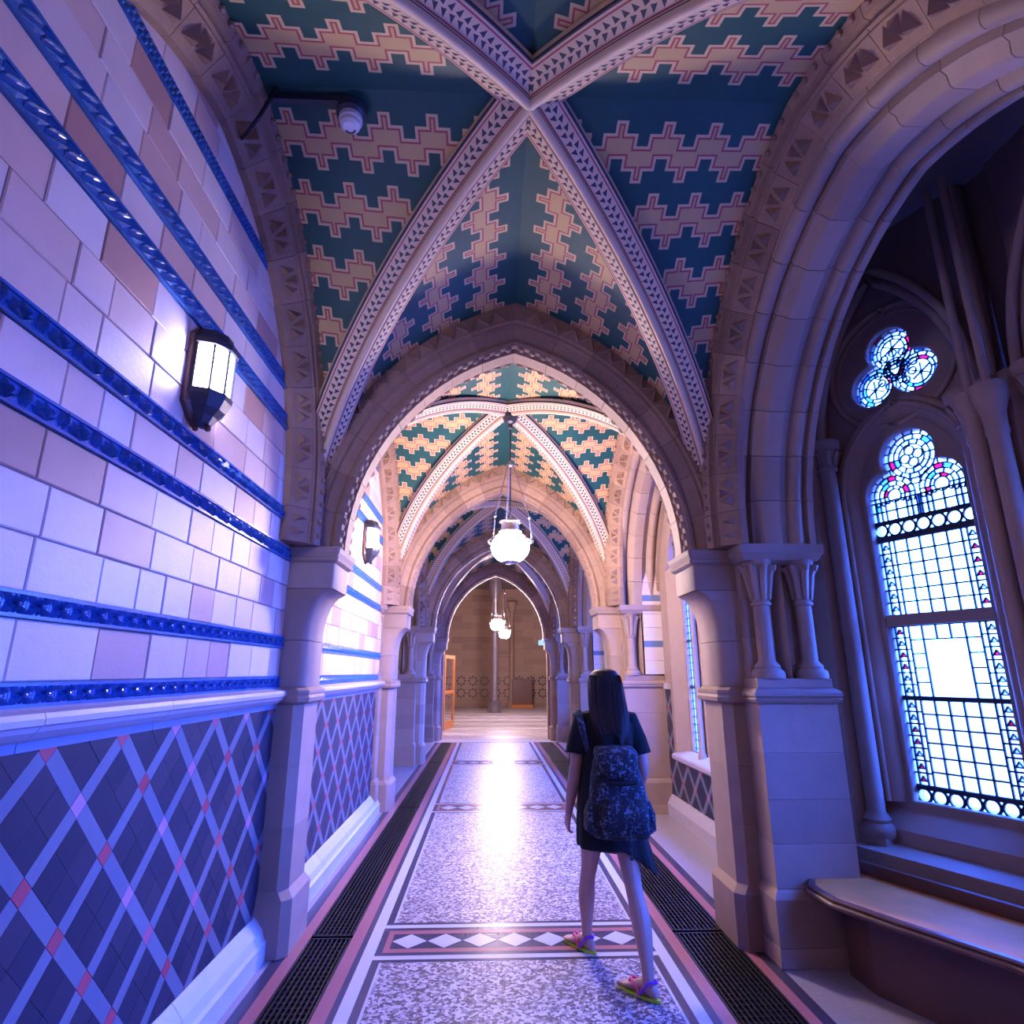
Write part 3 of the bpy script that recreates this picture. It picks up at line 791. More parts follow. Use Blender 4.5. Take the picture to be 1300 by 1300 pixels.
# ------------------------------------------------------------------ leaded windows
def filled_curve(name, loops, depth, bevel=0.0):
    cu = bpy.data.curves.new(name, 'CURVE'); cu.dimensions = '2D'; cu.fill_mode = 'BOTH'; cu.extrude = depth; cu.bevel_depth = bevel; cu.bevel_resolution = 1
    for lp in loops:
        sp = cu.splines.new('POLY'); sp.points.add(len(lp) - 1); sp.use_cyclic_u = True
        for p, (x, y) in zip(sp.points, lp): p.co = (x, y, 0, 1)
    o = bpy.data.objects.new(name, cu); COL.objects.link(o)
    dg = bpy.context.evaluated_depsgraph_get(); me = bpy.data.meshes.new_from_object(o.evaluated_get(dg))
    bpy.data.objects.remove(o); bpy.data.curves.remove(cu)
    me.name = name
    return me
def pointed(hw, zs, apex, z0, n=10):
    """outline of a pointed opening, bottom left first"""
    r = apex - zs; c = (r * r - hw * hw) / (2 * hw); R = hw + c; A = atan2(r, c)
    pts = [(-hw, z0), (hw, z0)]
    pts += [(-c + R * cos(A * i / n), zs + R * sin(A * i / n)) for i in range(n + 1)]
    pts += [(c - R * cos(A * i / n), zs + R * sin(A * i / n)) for i in range(n - 1, -1, -1)]
    return pts
LOBES = [(.155, 2.79, .178), (-.155, 2.79, .178), (0, 3.03, .195)]
TREF = [(0, 3.835, .165), (-.145, 3.605, .165), (.145, 3.605, .165)]
def star_outline(circles, c, a0, a1, n):
    out = []
    for i in range(n + 1):
        a = a0 + (a1 - a0) * i / n; dx, dz = cos(a), sin(a); best = 0.02
        for cx, cz, r in circles:
            ex, ez = c[0] - cx, c[1] - cz; bq = ex * dx + ez * dz; q = bq * bq - (ex * ex + ez * ez - r * r)
            if q > 0: best = max(best, -bq + sqrt(q))
        out.append((c[0] + dx * best, c[1] + dz * best))
    return out
def lancet_loop():
    up = star_outline(LOBES, (0, 2.80), 0.0, pi, 56)
    return [(-.333, .80), (.333, .80)] + up
def tref_loop(): return star_outline(TREF, (0, 3.69), 0, 2 * pi, 60)[:-1]
PLATE_HW = .62   # half width of the stone plate that holds the glass
def frame_mesh():
    outer = [(-PLATE_HW, .50), (PLATE_HW, .50), (PLATE_HW, 4.72), (-PLATE_HW, 4.72)]
    tri = lambda x, z, s: [(x, z), (x + s * .075, z + .012), (x + s * .012, z - .07)]
    loops = [outer, lancet_loop(), tref_loop(), tri(-.36, 3.30, 1), tri(.36, 3.30, -1), [(-.05, 3.335), (.05, 3.335), (0.0, 3.375)], [(.33, 4.02), (.40, 3.98), (.38, 3.93)], [(-.33, 4.02), (-.40, 3.98), (-.38, 3.93)]]
    me = filled_curve('window_tracery', loops, 0.06, 0.012); me.materials.append(M['stone'])
    return me
TRACERY = frame_mesh()
def upright(p): return (p[0], 0, p[1])
def mouldings_mesh():
    b = MB()
    def run(loop, y, r, closed=False, skip=0):
        pts = [(x, y, z) for x, z in loop]
        if closed: pts.append(pts[0]); pts.append(pts[1])
        b.tube(pts, r, 8)
    pa, pb = pointed(.35, 2.82, 3.31, .80, 14), pointed(.43, 2.80, 3.385, .80, 14)
    pa, pb = pa[1:] + [pa[0]], pb[1:] + [pb[0]]
    b.loft([[(x, -.06, z) for x, z in pa], [(x, -.075, z) for x, z in pa], [(x, -.13, z) for x, z in pb], [(x + (.03 if x > 0 else -.03), -.13, z + .02) for x, z in pb]], False, False)
    p = pointed(.445, 2.80, 3.40, .80, 14); run(p[1:] + [p[0]], -.13, .022)
    p = pointed(.49, 2.80, 3.43, .80, 14); run(p[1:] + [p[0]], -.10, .030)
    for r, y, t in ((.44, -.08, .022), (.39, -.065, .014)):
        run([(r * cos(a * pi / 24), 3.70 + r * sin(a * pi / 24)) for a in range(48)], y, t, True)
    p = pointed(.53, 3.22, 4.36, .62, 16); run(p[1:] + [p[0]], -.16, .035)
    p = pointed(.58, 3.22, 4.45, .62, 16); run(p[1:] + [p[0]], -.21, .03)
    return b.mesh('window_moulding', M['stone'], 60)
MOULD = mouldings_mesh()
def panes_layout():
    """returns list of (polygon, kind) for the glass and a mesh of the leads"""
    P = []; L = MB()
    def bar(p, q, w=.0045, d=.008):
        p = Vector((p[0], 0, p[1])); q = Vector((q[0], 0, q[1])); t = (q - p)
        if t.length < 1e-5: return
        t.normalize(); s = Vector((-t.z, 0, t.x)) * w
        v = [p + s, p - s, q - s, q + s]; L.add([a + Vector((0, -d, 0)) for a in v] + [a + Vector((0, d, 0)) for a in v], [(0, 1, 2, 3), (7, 6, 5, 4), (0, 3, 7, 4), (1, 5, 6, 2), (0, 4, 5, 1), (3, 2, 6, 7)])
    def rect(x0, x1, z0, z1, kind, lead=True):
        P.append(([(x0, z0), (x1, z0), (x1, z1), (x0, z1)], kind))
        if lead:
            bar((x0, z0), (x1, z0)); bar((x0, z1), (x1, z1)); bar((x0, z0), (x0, z1)); bar((x1, z0), (x1, z1))
    def circle_pts(cx, cz, r, n=16): return [(cx + r * cos(2 * pi * i / n), cz + r * sin(2 * pi * i / n)) for i in range(n)]
    def roundel(cx, cz, r, kind='clear', n=16):
        p = circle_pts(cx, cz, r, n); P.append((p, kind))
        for a, c in zip(p, p[1:] + p[:1]): bar(a, c, .004)
    G = .212; cw = 2 * G / 5
    rnd = random.Random(3)
    def borders(z0, z1):
        n = max(2, int(round((z1 - z0) / .078))); h = (z1 - z0) / n
        for s in (-1, 1):
            cols = [G, G + .034, G + .087, .333]
            for i in range(n):
                a = z0 + h * i; e = a + h
                for ci in range(3):
                    x0, x1 = sorted((s * cols[ci], s * cols[ci + 1]))
                    if ci == 1:
                        rect(x0, x1, a, e, 'clear'); m = (x0 + x1) / 2; zc = (a + e) / 2
                        k = rnd.random()
                        p = [(m - .020, zc - .012), (m + .020, zc - .012), (m, zc + .02)]
                        for q, w in zip(p, p[1:] + p[:1]): bar(q, w, .003)
                        P.append((p, 'rose' if k < .5 else 'grisaille', .012))
                        bar((x0, zc - .012), (x1, zc - .012), .003)
                    else: rect(x0, x1, a, e, 'grisaille' if ci == 2 and rnd.random() < .4 else 'clear')
    def grid(z0, z1, n, hole=None):
        h = (z1 - z0) / n
        for i in range(n):
            for j in range(5):
                if hole and hole(i, j): continue
                rect(-G + cw * j, -G + cw * (j + 1), z0 + h * i, z0 + h * (i + 1), 'clear')
        return h
    # bottom roundels
    for i in range(7): roundel(-.333 + .666 * (i + .5) / 7, .846, .040)
    P.append(([(-.333, .80), (.333, .80), (.333, .895), (-.333, .895)], 'dark'))
    bar((-.333, .892), (.333, .892), .012, .014)
    borders(.905, 1.425); grid(.905, 1.425, 6)
    bar((-.333, 1.435), (.333, 1.435), .011, .014)
    borders(1.445, 1.895); h = grid(1.445, 1.895, 5, lambda i, j: i < 4 and 1 <= j <= 3)
    rect(-G + cw, G - cw, 1.445, 1.445 + h * 4, 'clear')
    borders(1.972, 2.478); grid(1.972, 2.478, 6)
    bar((-.333, 2.486), (.333, 2.486), .011, .014)
    P.append(([(-.333, 2.50), (.333, 2.50), (.333, 2.615), (-.333, 2.615)], 'dark'))
    for i in range(7): roundel(-.333 + .666 * (i + .5) / 7, 2.557, .042)
    bar((-.333, 2.50), (.333, 2.50), .006); bar((-.333, 2.618), (.333, 2.618), .006)
    # two little lights with round heads
    def inside(x, z, circles, own):
        cx, cz, r = circles[own]; d = (x - cx) ** 2 + (z - cz) ** 2 - r * r
        return all(i == own or (x - c[0]) ** 2 + (z - c[1]) ** 2 - c[2] ** 2 >= d for i, c in enumerate(circles))
    def polar(circles, own, radii, ns, zmin=None):
        cx, cz, r = circles[own]
        for (r0, r1), n in zip(zip(radii, radii[1:]), ns):
            for i in range(n):
                a0, a1 = 2 * pi * i / n, 2 * pi * (i + 1) / n; am = (a0 + a1) / 2; rm = (r0 + r1) / 2
                x, z = cx + rm * cos(am), cz + rm * sin(am)
                if not inside(x, z, circles, own): continue
                if zmin and z < zmin: continue
                k = [a0 + (a1 - a0) * j / 3 for j in range(4)]
                poly = [(cx + r0 * cos(a), cz + r0 * sin(a)) for a in k] + [(cx + r1 * cos(a), cz + r1 * sin(a)) for a in reversed(k)]
                q = rnd.random(); P.append((poly, 'rose' if q < .05 else 'paleblue' if q < .17 else 'grisaille' if q < .5 else 'clear'))
                for a, c in zip(poly, poly[1:] + poly[:1]): bar(a, c, .0035)
    for own in (0, 1):
        cx, cz, r = LOBES[own]
        roundel(cx, cz, .046); polar(LOBES, own, [.046, .072, .105, .14, .178], [8, 10, 14, 16], 2.79 if False else 2.76)
        for i in range(2):
            for j in range(2):
                rect(cx - .072 + .072 * j, cx + .072 * j, 2.62 + .07 * i, 2.69 + .07 * i, 'clear')
        for s in (-1, 1):
            for i in range(2):
                for ci, (a, e) in enumerate(((.072, .105), (.105, .14), (.14, .178))):
                    x0, x1 = sorted((cx + s * a, cx + s * e))
                    if x0 * cx < -1e-6 and False: continue
                    if abs(cx) - .155 + 0 < 1 and (abs(x0) < .002 or True):
                        if (cx > 0 and x1 <= 0.001) or (cx < 0 and x0 >= -0.001): continue
                        rect(max(x0, 0.0) if cx > 0 else x0, x1 if cx > 0 else min(x1, 0.0), 2.62 + .07 * i, 2.69 + .07 * i, rnd.choice(['clear', 'clear', 'clear', 'paleblue', 'grisaille', 'grisaille']))
    cx, cz, r = LOBES[2]
    polar(LOBES, 2, [.085, .12, .155, .195], [12, 14, 18])
    for a in (0.2, 1.77, 3.34, 4.91): roundel(cx + .044 * cos(a), cz + .044 * sin(a), .033)
    P.append((circle_pts(cx, cz, .085), 'dark'))
    P.append((circle_pts(0, 2.90, .05, 8), 'grisaille'))
    # trefoil
    roundel(0, 3.69, .042); 
    for a in range(12):
        q = 2 * pi * a / 12; bar((.042 * cos(q), 3.69 + .042 * sin(q)), (.085 * cos(q), 3.69 + .085 * sin(q)), .003)
    for lp in (circle_pts(0, 3.69, .065, 20), circle_pts(0, 3.69, .085, 20)):
        for a, c in zip(lp, lp[1:] + lp[:1]): bar(a, c, .0035)
    P.append((circle_pts(0, 3.69, .085, 20), 'grisaille'))
    for own, (cx, cz, r) in enumerate(TREF):
        d = atan2(cz - 3.69, cx)
        polar(TREF, own, [.085, .11, .138, .165], [9, 13, 16])
        for t in (-.55, 0, .55):
            roundel(.125 * cos(d + t), 3.69 + .125 * sin(d + t), .026)
        for i in range(6):
            q = d + 2 * pi * i / 6; e = (cx + .02 * cos(d), cz + .02 * sin(d)); bar((e[0], e[1]), (e[0] + .07 * cos(q), e[1] + .07 * sin(q)), .004)
        P.append((circle_pts(cx, cz, .076, 18), 'clear'))
    for x, z in ((-.33, 3.28), (.33, 3.28), (0, 3.35), (.37, 3.975), (-.37, 3.975)): P.append((circle_pts(x, z, .075 if abs(x) == .33 else .05, 10), 'clear', .03))
    return P, L
PANES, LEADS = panes_layout()
LEADM = LEADS.mesh('leading', M['lead'])
def glass_objects(win, detail):
    """flat glass: panes big enough to pick apart are objects, the tiny ones are joined"""
    small = {}
    for it in PANES:
        poly, kind = it[0], it[1]; y = it[2] if len(it) > 2 else 0.0
        big = area(poly) > 0.0009 and kind != 'dark'
        if kind == 'dark': continue
        th = .0015
        def addto(b): b.loft([[(x, y - th, z) for x, z in poly], [(x, y + th, z) for x, z in poly]])
        if big and detail:
            b = MB(); addto(b); b.build('pane', M[kind], win)
        else: addto(small.setdefault(kind, MB()))
    for kind, b in small.items(): b.build('small_panes', M[kind], win, kind='stuff')
def lead_field(win):
    """dark leaded ground between the roundels of the two rows, with holes for the glass"""
    for z0, z1, zc, r in ((.80, .885, .846, .038), (2.505, 2.613, 2.557, .040)):
        loops = [[(-.333, z0), (.333, z0), (.333, z1), (-.333, z1)]]
        for i in range(7):
            cx = -.333 + .666 * (i + .5) / 7; loops.append([(cx + r * cos(2 * pi * j / 16), zc + r * sin(2 * pi * j / 16)) for j in range(16)])
        for i in range(8):
            cx = -.333 + .666 * i / 7
            for s in (-1, 1):
                zz = zc + s * r * .82
                if 0 < i < 7: loops.append([(cx - .012, zz + s * .012 * .4), (cx + .012, zz + s * .012 * .4), (cx, zz - s * .015)])
        me = filled_curve('lead_field', loops, .004); me.materials.append(M['lead'])
        link('lead_field', me, win, Matrix.Rotation(radians(90), 4, 'X'))
_lf = {}
def window(n, loc, rz, label, detail):
    w = empty('window_%d' % n, loc, rz, label, 'window', None, 'structure')
    link('tracery', TRACERY, w, Matrix.Rotation(radians(90), 4, 'X'))
    link('moulding', MOULD, w); link('leading', LEADM, w, kind='stuff')
    b = MB(); b.box(-.345, .345, -.05, .05, 1.897, 1.970); b.build('transom', M['stone'], w)
    glass_objects(w, detail)
    lead_field(w)
    # shafts at the jambs, sill and its step
    for s in (-1, 1):
        b = MB(); r = .055
        b.lathe([(r * 1.9, .60), (r * 2.0, .63), (r * 1.85, .66), (r * 1.4, .68), (r * 1.5, .70), (r * 1.25, .72), (r, .74), (r, 3.02), (r * 1.25, 3.03), (r * 1.25, 3.05), (r, 3.06), (r * 1.1, 3.12), (r * 1.6, 3.18), (r * 1.9, 3.20), (r * 1.9, 3.25)], (s * .475, -.22, 0), 16)
        for i in range(8):
            a = 2 * pi * i / 8
            b.tube([(s * .475 + q * r * cos(a), -.22 + q * r * sin(a), z) for q, z in ((1.05, 3.07), (1.3, 3.12), (1.8, 3.165), (2.0, 3.15))], [.012, .018, .016, .008], 5)
        b.build('jamb_shaft', M['stone'], w, 45)
        b = MB(); b.prism([(s * .385, -.30), (s * .565, -.30), (s * .565, -.14), (s * .385, -.14)], .46, .60, .004); b.build('shaft_pedestal', M['stone'], w)
        b = MB(); b.prism([(s * .55, -.32), (s * .72, -.32), (s * .72, .05), (s * .60, .05), (s * .50, -.08), (s * .47, -.14), (s * .53, -.20)] if s > 0 else
                          [(s * .53, -.20), (s * .47, -.14), (s * .50, -.08), (s * .60, .05), (s * .72, .05), (s * .72, -.32), (s * .55, -.32)], .46, 3.25); b.build('jamb', M['stone'], w)
    b = MB(); b.loft([[(x, y, z) for y, z in ((.06, .40), (.06, .815), (-.05, .79), (-.20, .655), (-.205, .575), (-.40, .55), (-.405, .44), (-.30, .40))] for x in (-.62, .62)]); b.build('sill', M['stone'], w)
    # daylight guide for the renderer
    if n < 7:
        ld = bpy.data.lights.new('daylight_portal', 'AREA'); ld.shape = 'RECTANGLE'; ld.size = .75; ld.size_y = 3.3; ld.cycles.is_portal = True
        lo = bpy.data.objects.new('daylight_portal', ld); COL.objects.link(lo); lo.parent = w
        lo.matrix_local = Matrix.Translation((0, .16, 2.4)) @ Matrix.Rotation(radians(-90), 4, 'X') 
    return w
TH = radians(24)
def canted(D, u, sg=1):
    n = Vector((cos(TH), sin(TH) * sg, 0)); t = Vector((-sin(TH) * sg, cos(TH), 0)) * sg
    return n * D + Vector((-sin(TH), cos(TH), 0)) * u
cw = canted(4.0, 2.335)
# window local +y points outwards: rotate so that +y -> (cos TH, sin TH)
window(1, (cw.x, cw.y, 0), TH - pi / 2, 'tall leaded oriel window with red and blue glass beside the wooden window seat', True)
window(2, (3.02, YB0, 0), -pi / 2, 'middle leaded window of the oriel, out of sight on the right', False)
window(3, (cw.x, 2 * YB0 - cw.y, 0), -pi / 2 - TH, 'near canted leaded window of the oriel, out of sight', False)
LANC = [-.765, -.255, .255, .765]
def scallop(hw, edge, zb, zs, za):
    out = [(-edge, zb), (edge, zb)]
    for c in reversed(LANC):
        p = pointed(hw, zs, za, zb, 6)[2:]
        if c == LANC[-1]: p[0] = (edge - c, zs)
        if c == LANC[0]: p[-1] = (-edge - c, zs)
        out += [(c + x, z) for x, z in p]
    return out
def side_window(n, k, label):
    w = empty('window_%d' % n, (2.0, yb(k), 0), -pi / 2, label, 'window', None, 'structure')
    up = Matrix.Rotation(radians(90), 4, 'X')
    rect4 = lambda hw, z0, z1: [(-hw, z0), (hw, z0), (hw, z1), (-hw, z1)]
    ring = lambda c, z, r: [(c + r * cos(2 * pi * i / 20), z + r * sin(2 * pi * i / 20)) for i in range(20)]
    me = filled_curve('window_wall', [rect4(1.9, .30, 4.72), scallop(.255, 1.17, .68, 2.80, 3.30), ring(-.51, 3.55, .24), ring(.51, 3.55, .24)], .035); me.materials.append(M['stone'])
    link('window_wall', me, w, Matrix.Translation((0, .035, 0)) @ up)
    me = filled_curve('window_tracery', [rect4(1.9, .30, 4.72)] + [[(c + x, z) for x, z in pointed(.205, 2.80, 3.20, .74, 8)] for c in LANC] + [ring(-.51, 3.55, .18), ring(.51, 3.55, .18)], .035, .008); me.materials.append(M['stone'])
    link('window_tracery', me, w, Matrix.Translation((0, .16, 0)) @ up)
    for s in (-1, 1):       # splayed jambs, then the shafts between the lights
        b = MB(); b.prism([(s * 1.17, .0), (s * 1.26, .0), (s * 1.26, .13), (s * .975, .13)] if s > 0 else [(s * .975, .13), (s * 1.26, .13), (s * 1.26, 0), (s * 1.17, 0)], .68, 3.2); b.build('jamb', M['stone'], w)
    for x in (-.51, 0, .51):
        b = MB(); b.lathe([(.05, .70), (.05, .75), (.03, .79), (.028, 2.66), (.04, 2.68), (.032, 2.71), (.055, 2.80)], (x, .08, 0), 10); b.build('mullion_shaft', M['stone'], w, 45)
    b = MB(); b.loft([[(x, y, z) for y, z in ((.19, .60), (.19, .755), (.10, .735), (-.03, .69), (-.045, .675), (-.045, .64), (-.01, .615), (0, .60))] for x in (-1.22, 1.22)]); b.build('sill', M['ledge'], w)
    L, G = MB(), MB()
    for c in LANC:
        for i in range(5): L.box(c - .205 + .0825 * i + .037, c - .205 + .0825 * i + .043, .152, .168, .74, 3.0 + (.12 if 0 < i < 4 else -.1))
        for i in range(28): L.box(c - .205, c + .205, .153, .167, .78 + .084 * i - .003, .78 + .084 * i + .003)
        for z in (1.43, 1.95, 2.5): L.box(c - .205, c + .205, .145, .175, z - .012, z + .012)
        b = MB(); p = pointed(.205, 2.80, 3.20, .74, 8); b.loft([[(c + x, y, z) for x, z in p] for y in (.158, .162)]); b.build('pane', M['clear'], w)
    for c in (-.51, .51):
        b = MB(); p = ring(c, 3.55, .18); b.loft([[(x, y, z) for x, z in p] for y in (.158, .162)]); b.build('pane', M['clear'], w)
        for a in range(4): q = a * pi / 4; L.tube([(c + .18 * cos(q), .16, 3.55 + .18 * sin(q)), (c - .18 * cos(q), .16, 3.55 - .18 * sin(q))], .005, 4)
    L.build('leading', M['lead'], w, kind='stuff')
    ld = bpy.data.lights.new('daylight_portal', 'AREA'); ld.shape = 'RECTANGLE'; ld.size = 2.1; ld.size_y = 3.1; ld.cycles.is_portal = True
    lo = bpy.data.objects.new('daylight_portal', ld); COL.objects.link(lo); lo.parent = w
    lo.matrix_local = Matrix.Translation((0, .26, 2.2)) @ Matrix.Rotation(radians(-90), 4, 'X')
    # tiled dado round and below the window, base stones
    if k == 1:
        Lc, wd, s2 = .2775, .058, sqrt(2); h = wd / 2; A = Lc - h; m = Lc / 2
        for i in range(-14, 14):
            for j in range(-14, 14):
                p, q = Lc * i, Lc * j
                for nm, mt, (a, b_, c, d) in (('red_diamond', 'redtile', (-h, -h, h, h)), ('lattice_strip', 'lattice', (h, -h, A, h)), ('lattice_strip', 'lattice', (-h, h, h, A)), ('dado_tile', 'slate', (h, h, A, A))):
                    R = [((x + y) / s2, (x - y) / s2 + .99) for x, y in ((p + a, q + b_), (p + c, q + b_), (p + c, q + d), (p + a, q + d))]
                    for box in ((-1.26, 1.26, .222, .612), (-1.47, -1.26, .222, 1.40), (1.26, 1.47, .222, 1.40)):
                        pl = clip_poly(R, *box)
                        if len(pl) > 2 and area(pl) > 4e-4:
                            b = MB(); b.loft([[(x, y, z) for x, z in pl] for y in (.01, -.006)]); b.build(nm, M[mt], w)
    b = MB(); b.loft([[(x, -y, z) for y, z in ((-.04, 0.0), (.07, 0.0), (.07, .12), (.05, .16), (.015, .215), (-.04, .222))] for x in (-1.47, 1.47)]); b.build('base_stone', M['ledge'], w)
    b = MB(); b.box(-1.9, 1.9, 0, .12, 0, .32); b.build('wall_foot', M['stone'], w)
    for s in (-1, 1):
        b = MB(); b.box(s * 1.26, s * 1.47, -.03, .01, 1.40, 1.47) if s > 0 else b.box(s * 1.47, s * 1.26, -.03, .01, 1.40, 1.47); b.build('ledge_stone', M['ledge'], w)
    # banded blocks on the returns of the alcove
    rnd = random.Random(2)
    for s in (-1, 1):
        z = 1.57; i = 0
        while z < 3.9:
            hh = .075 if i % 4 == 2 else .165
            b = MB(); y0 = 1.44 if s > 0 else -1.475
            b.box(y0, y0 + .035, -.235, -.003, z + .002, z + hh - .002); b.build('stone_block', M['bluestrip'] if hh < .1 else M['block'], w); z += hh; i += 1
    return w
for n, k, lb in ((4, 1, 'leaded side window with a tiled dado in the second right bay'), (5, 2, 'leaded side window in the third right bay'), (6, 3, 'leaded side window in the farthest right bay')):
    side_window(n, k, lb)

# ------------------------------------------------------------------ oriel masonry and alcove walls
ori = struct('wall_oriel', 'stone walls of the canted oriel around the leaded windows', 'wall')
def wallseg(p, q, z0=0.0, z1=4.74, t=.12, par=None, mat='stone'):
    p, q = Vector((p[0], p[1], 0)), Vector((q[0], q[1], 0)); d = (q - p).normalized(); nn = Vector((d.y, -d.x, 0)) * t
    b = MB(); b.prism([(a.x, a.y) for a in (p, q, q + nn, p + nn)], z0, z1); return b.build('wall_masonry', M[mat], par or ori)
def mir(p): return (p[0], 2 * YB0 - p[1])
pts = []
for sgn in (1, -1):
    f = (lambda p: p) if sgn > 0 else mir
    A = canted(4.0, 2.335 + .60); B = canted(4.0, 2.335 - .60)
    lowA, lowB = canted(3.93, 2.97), canted(3.93, 1.72)
    e = (2.0, 4.26)
    wallseg(f((A.x, A.y)), f((2.0, 4.45)), t=.15 * sgn)
    wallseg(f((B.x, B.y)), f((3.02, YB0 + .58)), t=.15 * -sgn)
    # below the sill
    wallseg(f((lowA.x, lowA.y)), f((lowB.x, lowB.y)), 0, .52, .1 * -sgn)
    # clustered shaft between the facets
    b = MB(); K = canted(3.72, 1.70); cx, cy = f((K.x, K.y)); 
    for dx, dy, r in ((.03, .01 * sgn, .085), (-.075, .055 * sgn, .05), (-.075, -.075 * sgn, .05)):
        b.lathe([(r * 1.6, .55), (r * 1.6, .68), (r * 1.2, .74), (r, .78), (r, 2.86), (r * 1.2, 2.88), (r * 1.1, 2.92), (r * 1.2, 3.0), (r * 1.7, 3.08), (r * 1.8, 3.1), (r * 1.8, 3.17), (r * .5, 3.18), (r * .5, 4.6)], (cx + dx, cy + dy, 0), 14)
    b.build('clustered_shaft', M['stone'], ori, 45)
wallseg((2.99, YB0 + .6), (2.99, YB0 - .6), 0, .52, -.1)
ao = struct('wall_right.004', 'plain side walls of the shallow right hand alcoves beyond the nearest pier', 'wall')
# ------------------------------------------------------------------ left openings beyond the second pier
for k in (2, 3):
    wallseg((-2.6, yb(k) - 1.9), (-2.6, yb(k) + 1.9), t=-.15, par=ao)
# bay behind the camera: right side closed
wallseg((1.53, -3.2), (1.53, .2), t=.2, par=ao)

# ------------------------------------------------------------------ end hall
hall = struct('wall_back', 'banded stone end wall of the far hall with a dark patterned frieze', 'wall')
def hb(name, mat, x0, x1, y0, y1, z0, z1):
    b = MB(); b.box(x0, x1, y0, y1, z0, z1); return b.build(name, mat, hall)
hb('hall_wall', M['stone'], -3, 3, 30.0, 30.2, 0, 5.6)
hb('hall_side', M['stone'], -3.2, -3.0, 15.5, 30.2, 0, 5.6); hb('hall_side', M['stone'], 3.0, 3.2, 15.5, 30.2, 0, 5.6)
hb('hall_roof', M['plasterdark'], -3.2, 3.2, 15.5, 30.2, 5.6, 5.8)
hb('hall_front', M['stone'], -3.2, -1.3, 15.55, 15.75, 0, 5.6); hb('hall_front', M['stone'], 1.3, 3.2, 15.55, 15.75, 0, 5.6); hb('hall_front', M['stone'], -1.3, 1.3, 15.55, 15.75, 4.2, 5.6)
fl2 = struct('floor.001', 'pale plank-marked floor of the far hall', 'floor')
b = MB(); b.box(-3.2, 3.2, 15.0, 30.2, -.1, -.002); b.build('hall_floor', M['palefloor'], fl2)
y = 15.0; i = 0
while y < 30:
    b = MB(); b.box(-3, 3, y, y + .78, -.02, .0); b.build('floor_slab', M['palefloor'] if i % 2 else M['whitetile'], fl2); y += .8; i += 1

# frieze of the end wall: two rows of dark star rings, cornice, attached half column
for r in range(2):
    for i in range(10):
        cx, cz = -2.6 + .56 * i, .62 + .56 * r
        b = MB()
        for k in range(8):
            a = 2 * pi * k / 8; u, w = Vector((cos(a), 0, sin(a))), Vector((-sin(a), 0, cos(a))); c = Vector((cx, 29.99, cz))
            p = [c + u * .12, c + u * .19 + w * .055, c + u * .25, c + u * .19 - w * .055]
            b.loft([p, [q + Vector((0, -.03, 0)) for q in p]])
        b.build('frieze_motif', M['darktile'], hall)
for z0, z1, d in ((0, .16, .08), (.28, .33, .04), (1.46, 1.56, .07), (2.35, 2.42, .04), (2.62, 2.68, .04), (3.4, 3.46, .04), (4.75, 4.95, .12)):
    hb('string_course', M['stone'], -3, 3, 30 - d, 30.0, z0, z1)
for r in range(11):
    z0 = 1.58 + r * .34
    for i in range(6 + r % 2):
        x0 = -3 + i - (r % 2) * .5
        b = MB(); b.box(max(x0, -3) + .01, min(x0 + 1, 3) - .01, 29.985, 30.0, z0 + .008, z0 + .33); b.build('wall_block', M['stone'], hall)
b = MB(); b.lathe([(.24, 0), (.24, .15), (.17, .25), (.13, .3), (.12, 4.45), (.16, 4.5), (.15, 4.6), (.28, 4.8), (.28, 4.95)], (.95, 29.9, 0), 14); b.build('half_column', M['stone'], hall, 40)
col = tag(empty('column', (.085, 25.5, 0)), 'slender dark marble column standing in the middle of the far hall', 'column', None, 'structure')
b = MB(); b.prism([(.27 * cos(pi / 8 + i * pi / 4), .27 * sin(pi / 8 + i * pi / 4)) for i in range(8)], 0, .32, .02); b.build('column_base', M['marble'], col)
b = MB(); b.lathe([(.25, .32), (.26, .36), (.2, .42), (.21, .46), (.15, .52), (.135, .56), (.125, 4.6), (.16, 4.65), (.3, 5.1), (.3, 5.6)], (0, 0, 0), 18); b.build('column_shaft', M['marble'], col, 40)
cb_ = empty('cabinet', (1.42, 29.40, 0), 0, 'low dark cabinet against the far end wall, right of the column', 'cabinet')
b = MB(); b.box(-.46, .46, -.2, .2, .12, 1.22); b.build('cabinet_body', M['darkwood'], cb_)
b = MB(); b.box(-.5, .5, -.24, .22, 0, .12); b.build('cabinet_base', M['wood'], cb_)
b = MB(); b.box(-.5, .5, -.24, .22, 1.22, 1.27); b.build('cabinet_top', M['darkwood'], cb_)
for i in range(5):
    b = MB(); b.box(-.4, .4, -.215, -.2, .2 + .2 * i, .36 + .2 * i); b.build('grille_slat', M['darkwood'], cb_)
# glazed door leaf standing open at the end of the corridor, on the left
dr = empty('door_1', (-1.25, 18.9, 0), radians(78), 'open glazed door in an orange wooden frame at the far left of the corridor', 'door', None, 'structure')
b = MB()
for x0, x1, z0, z1 in ((0, .1, 0, 2.08), (-1.0, -.9, 0, 2.08), (-.9, 0, 1.98, 2.08), (-.9, 0, 0, .22), (-.9, 0, .98, 1.08)): b.box(x0, x1, -.03, .03, z0, z1)
b.build('door_frame', M['orangewood'], dr)
for z0, z1 in ((.22, .98), (1.08, 1.98)):
    b = MB(); b.box(-.9, 0, -.004, .004, z0, z1); b.build('pane', M['clear'], dr)
b = MB(); b.tube([(.05, -.03, 1.0), (.05, -.09, 1.0), (.05, -.09, 1.14), (.05, -.03, 1.14)], .012, 6); b.build('door_handle', M['steel'], dr)
b = MB(); b.box(-.06, .06, -.02, .02, -.06, .06)
es = tag(b.build('exit_sign', emis('teal_sign', (.05, .6, .6), .7)), 'small lit teal sign high on the right by the last arch', 'sign'); es.location = (1.12, 15.2, 2.3)

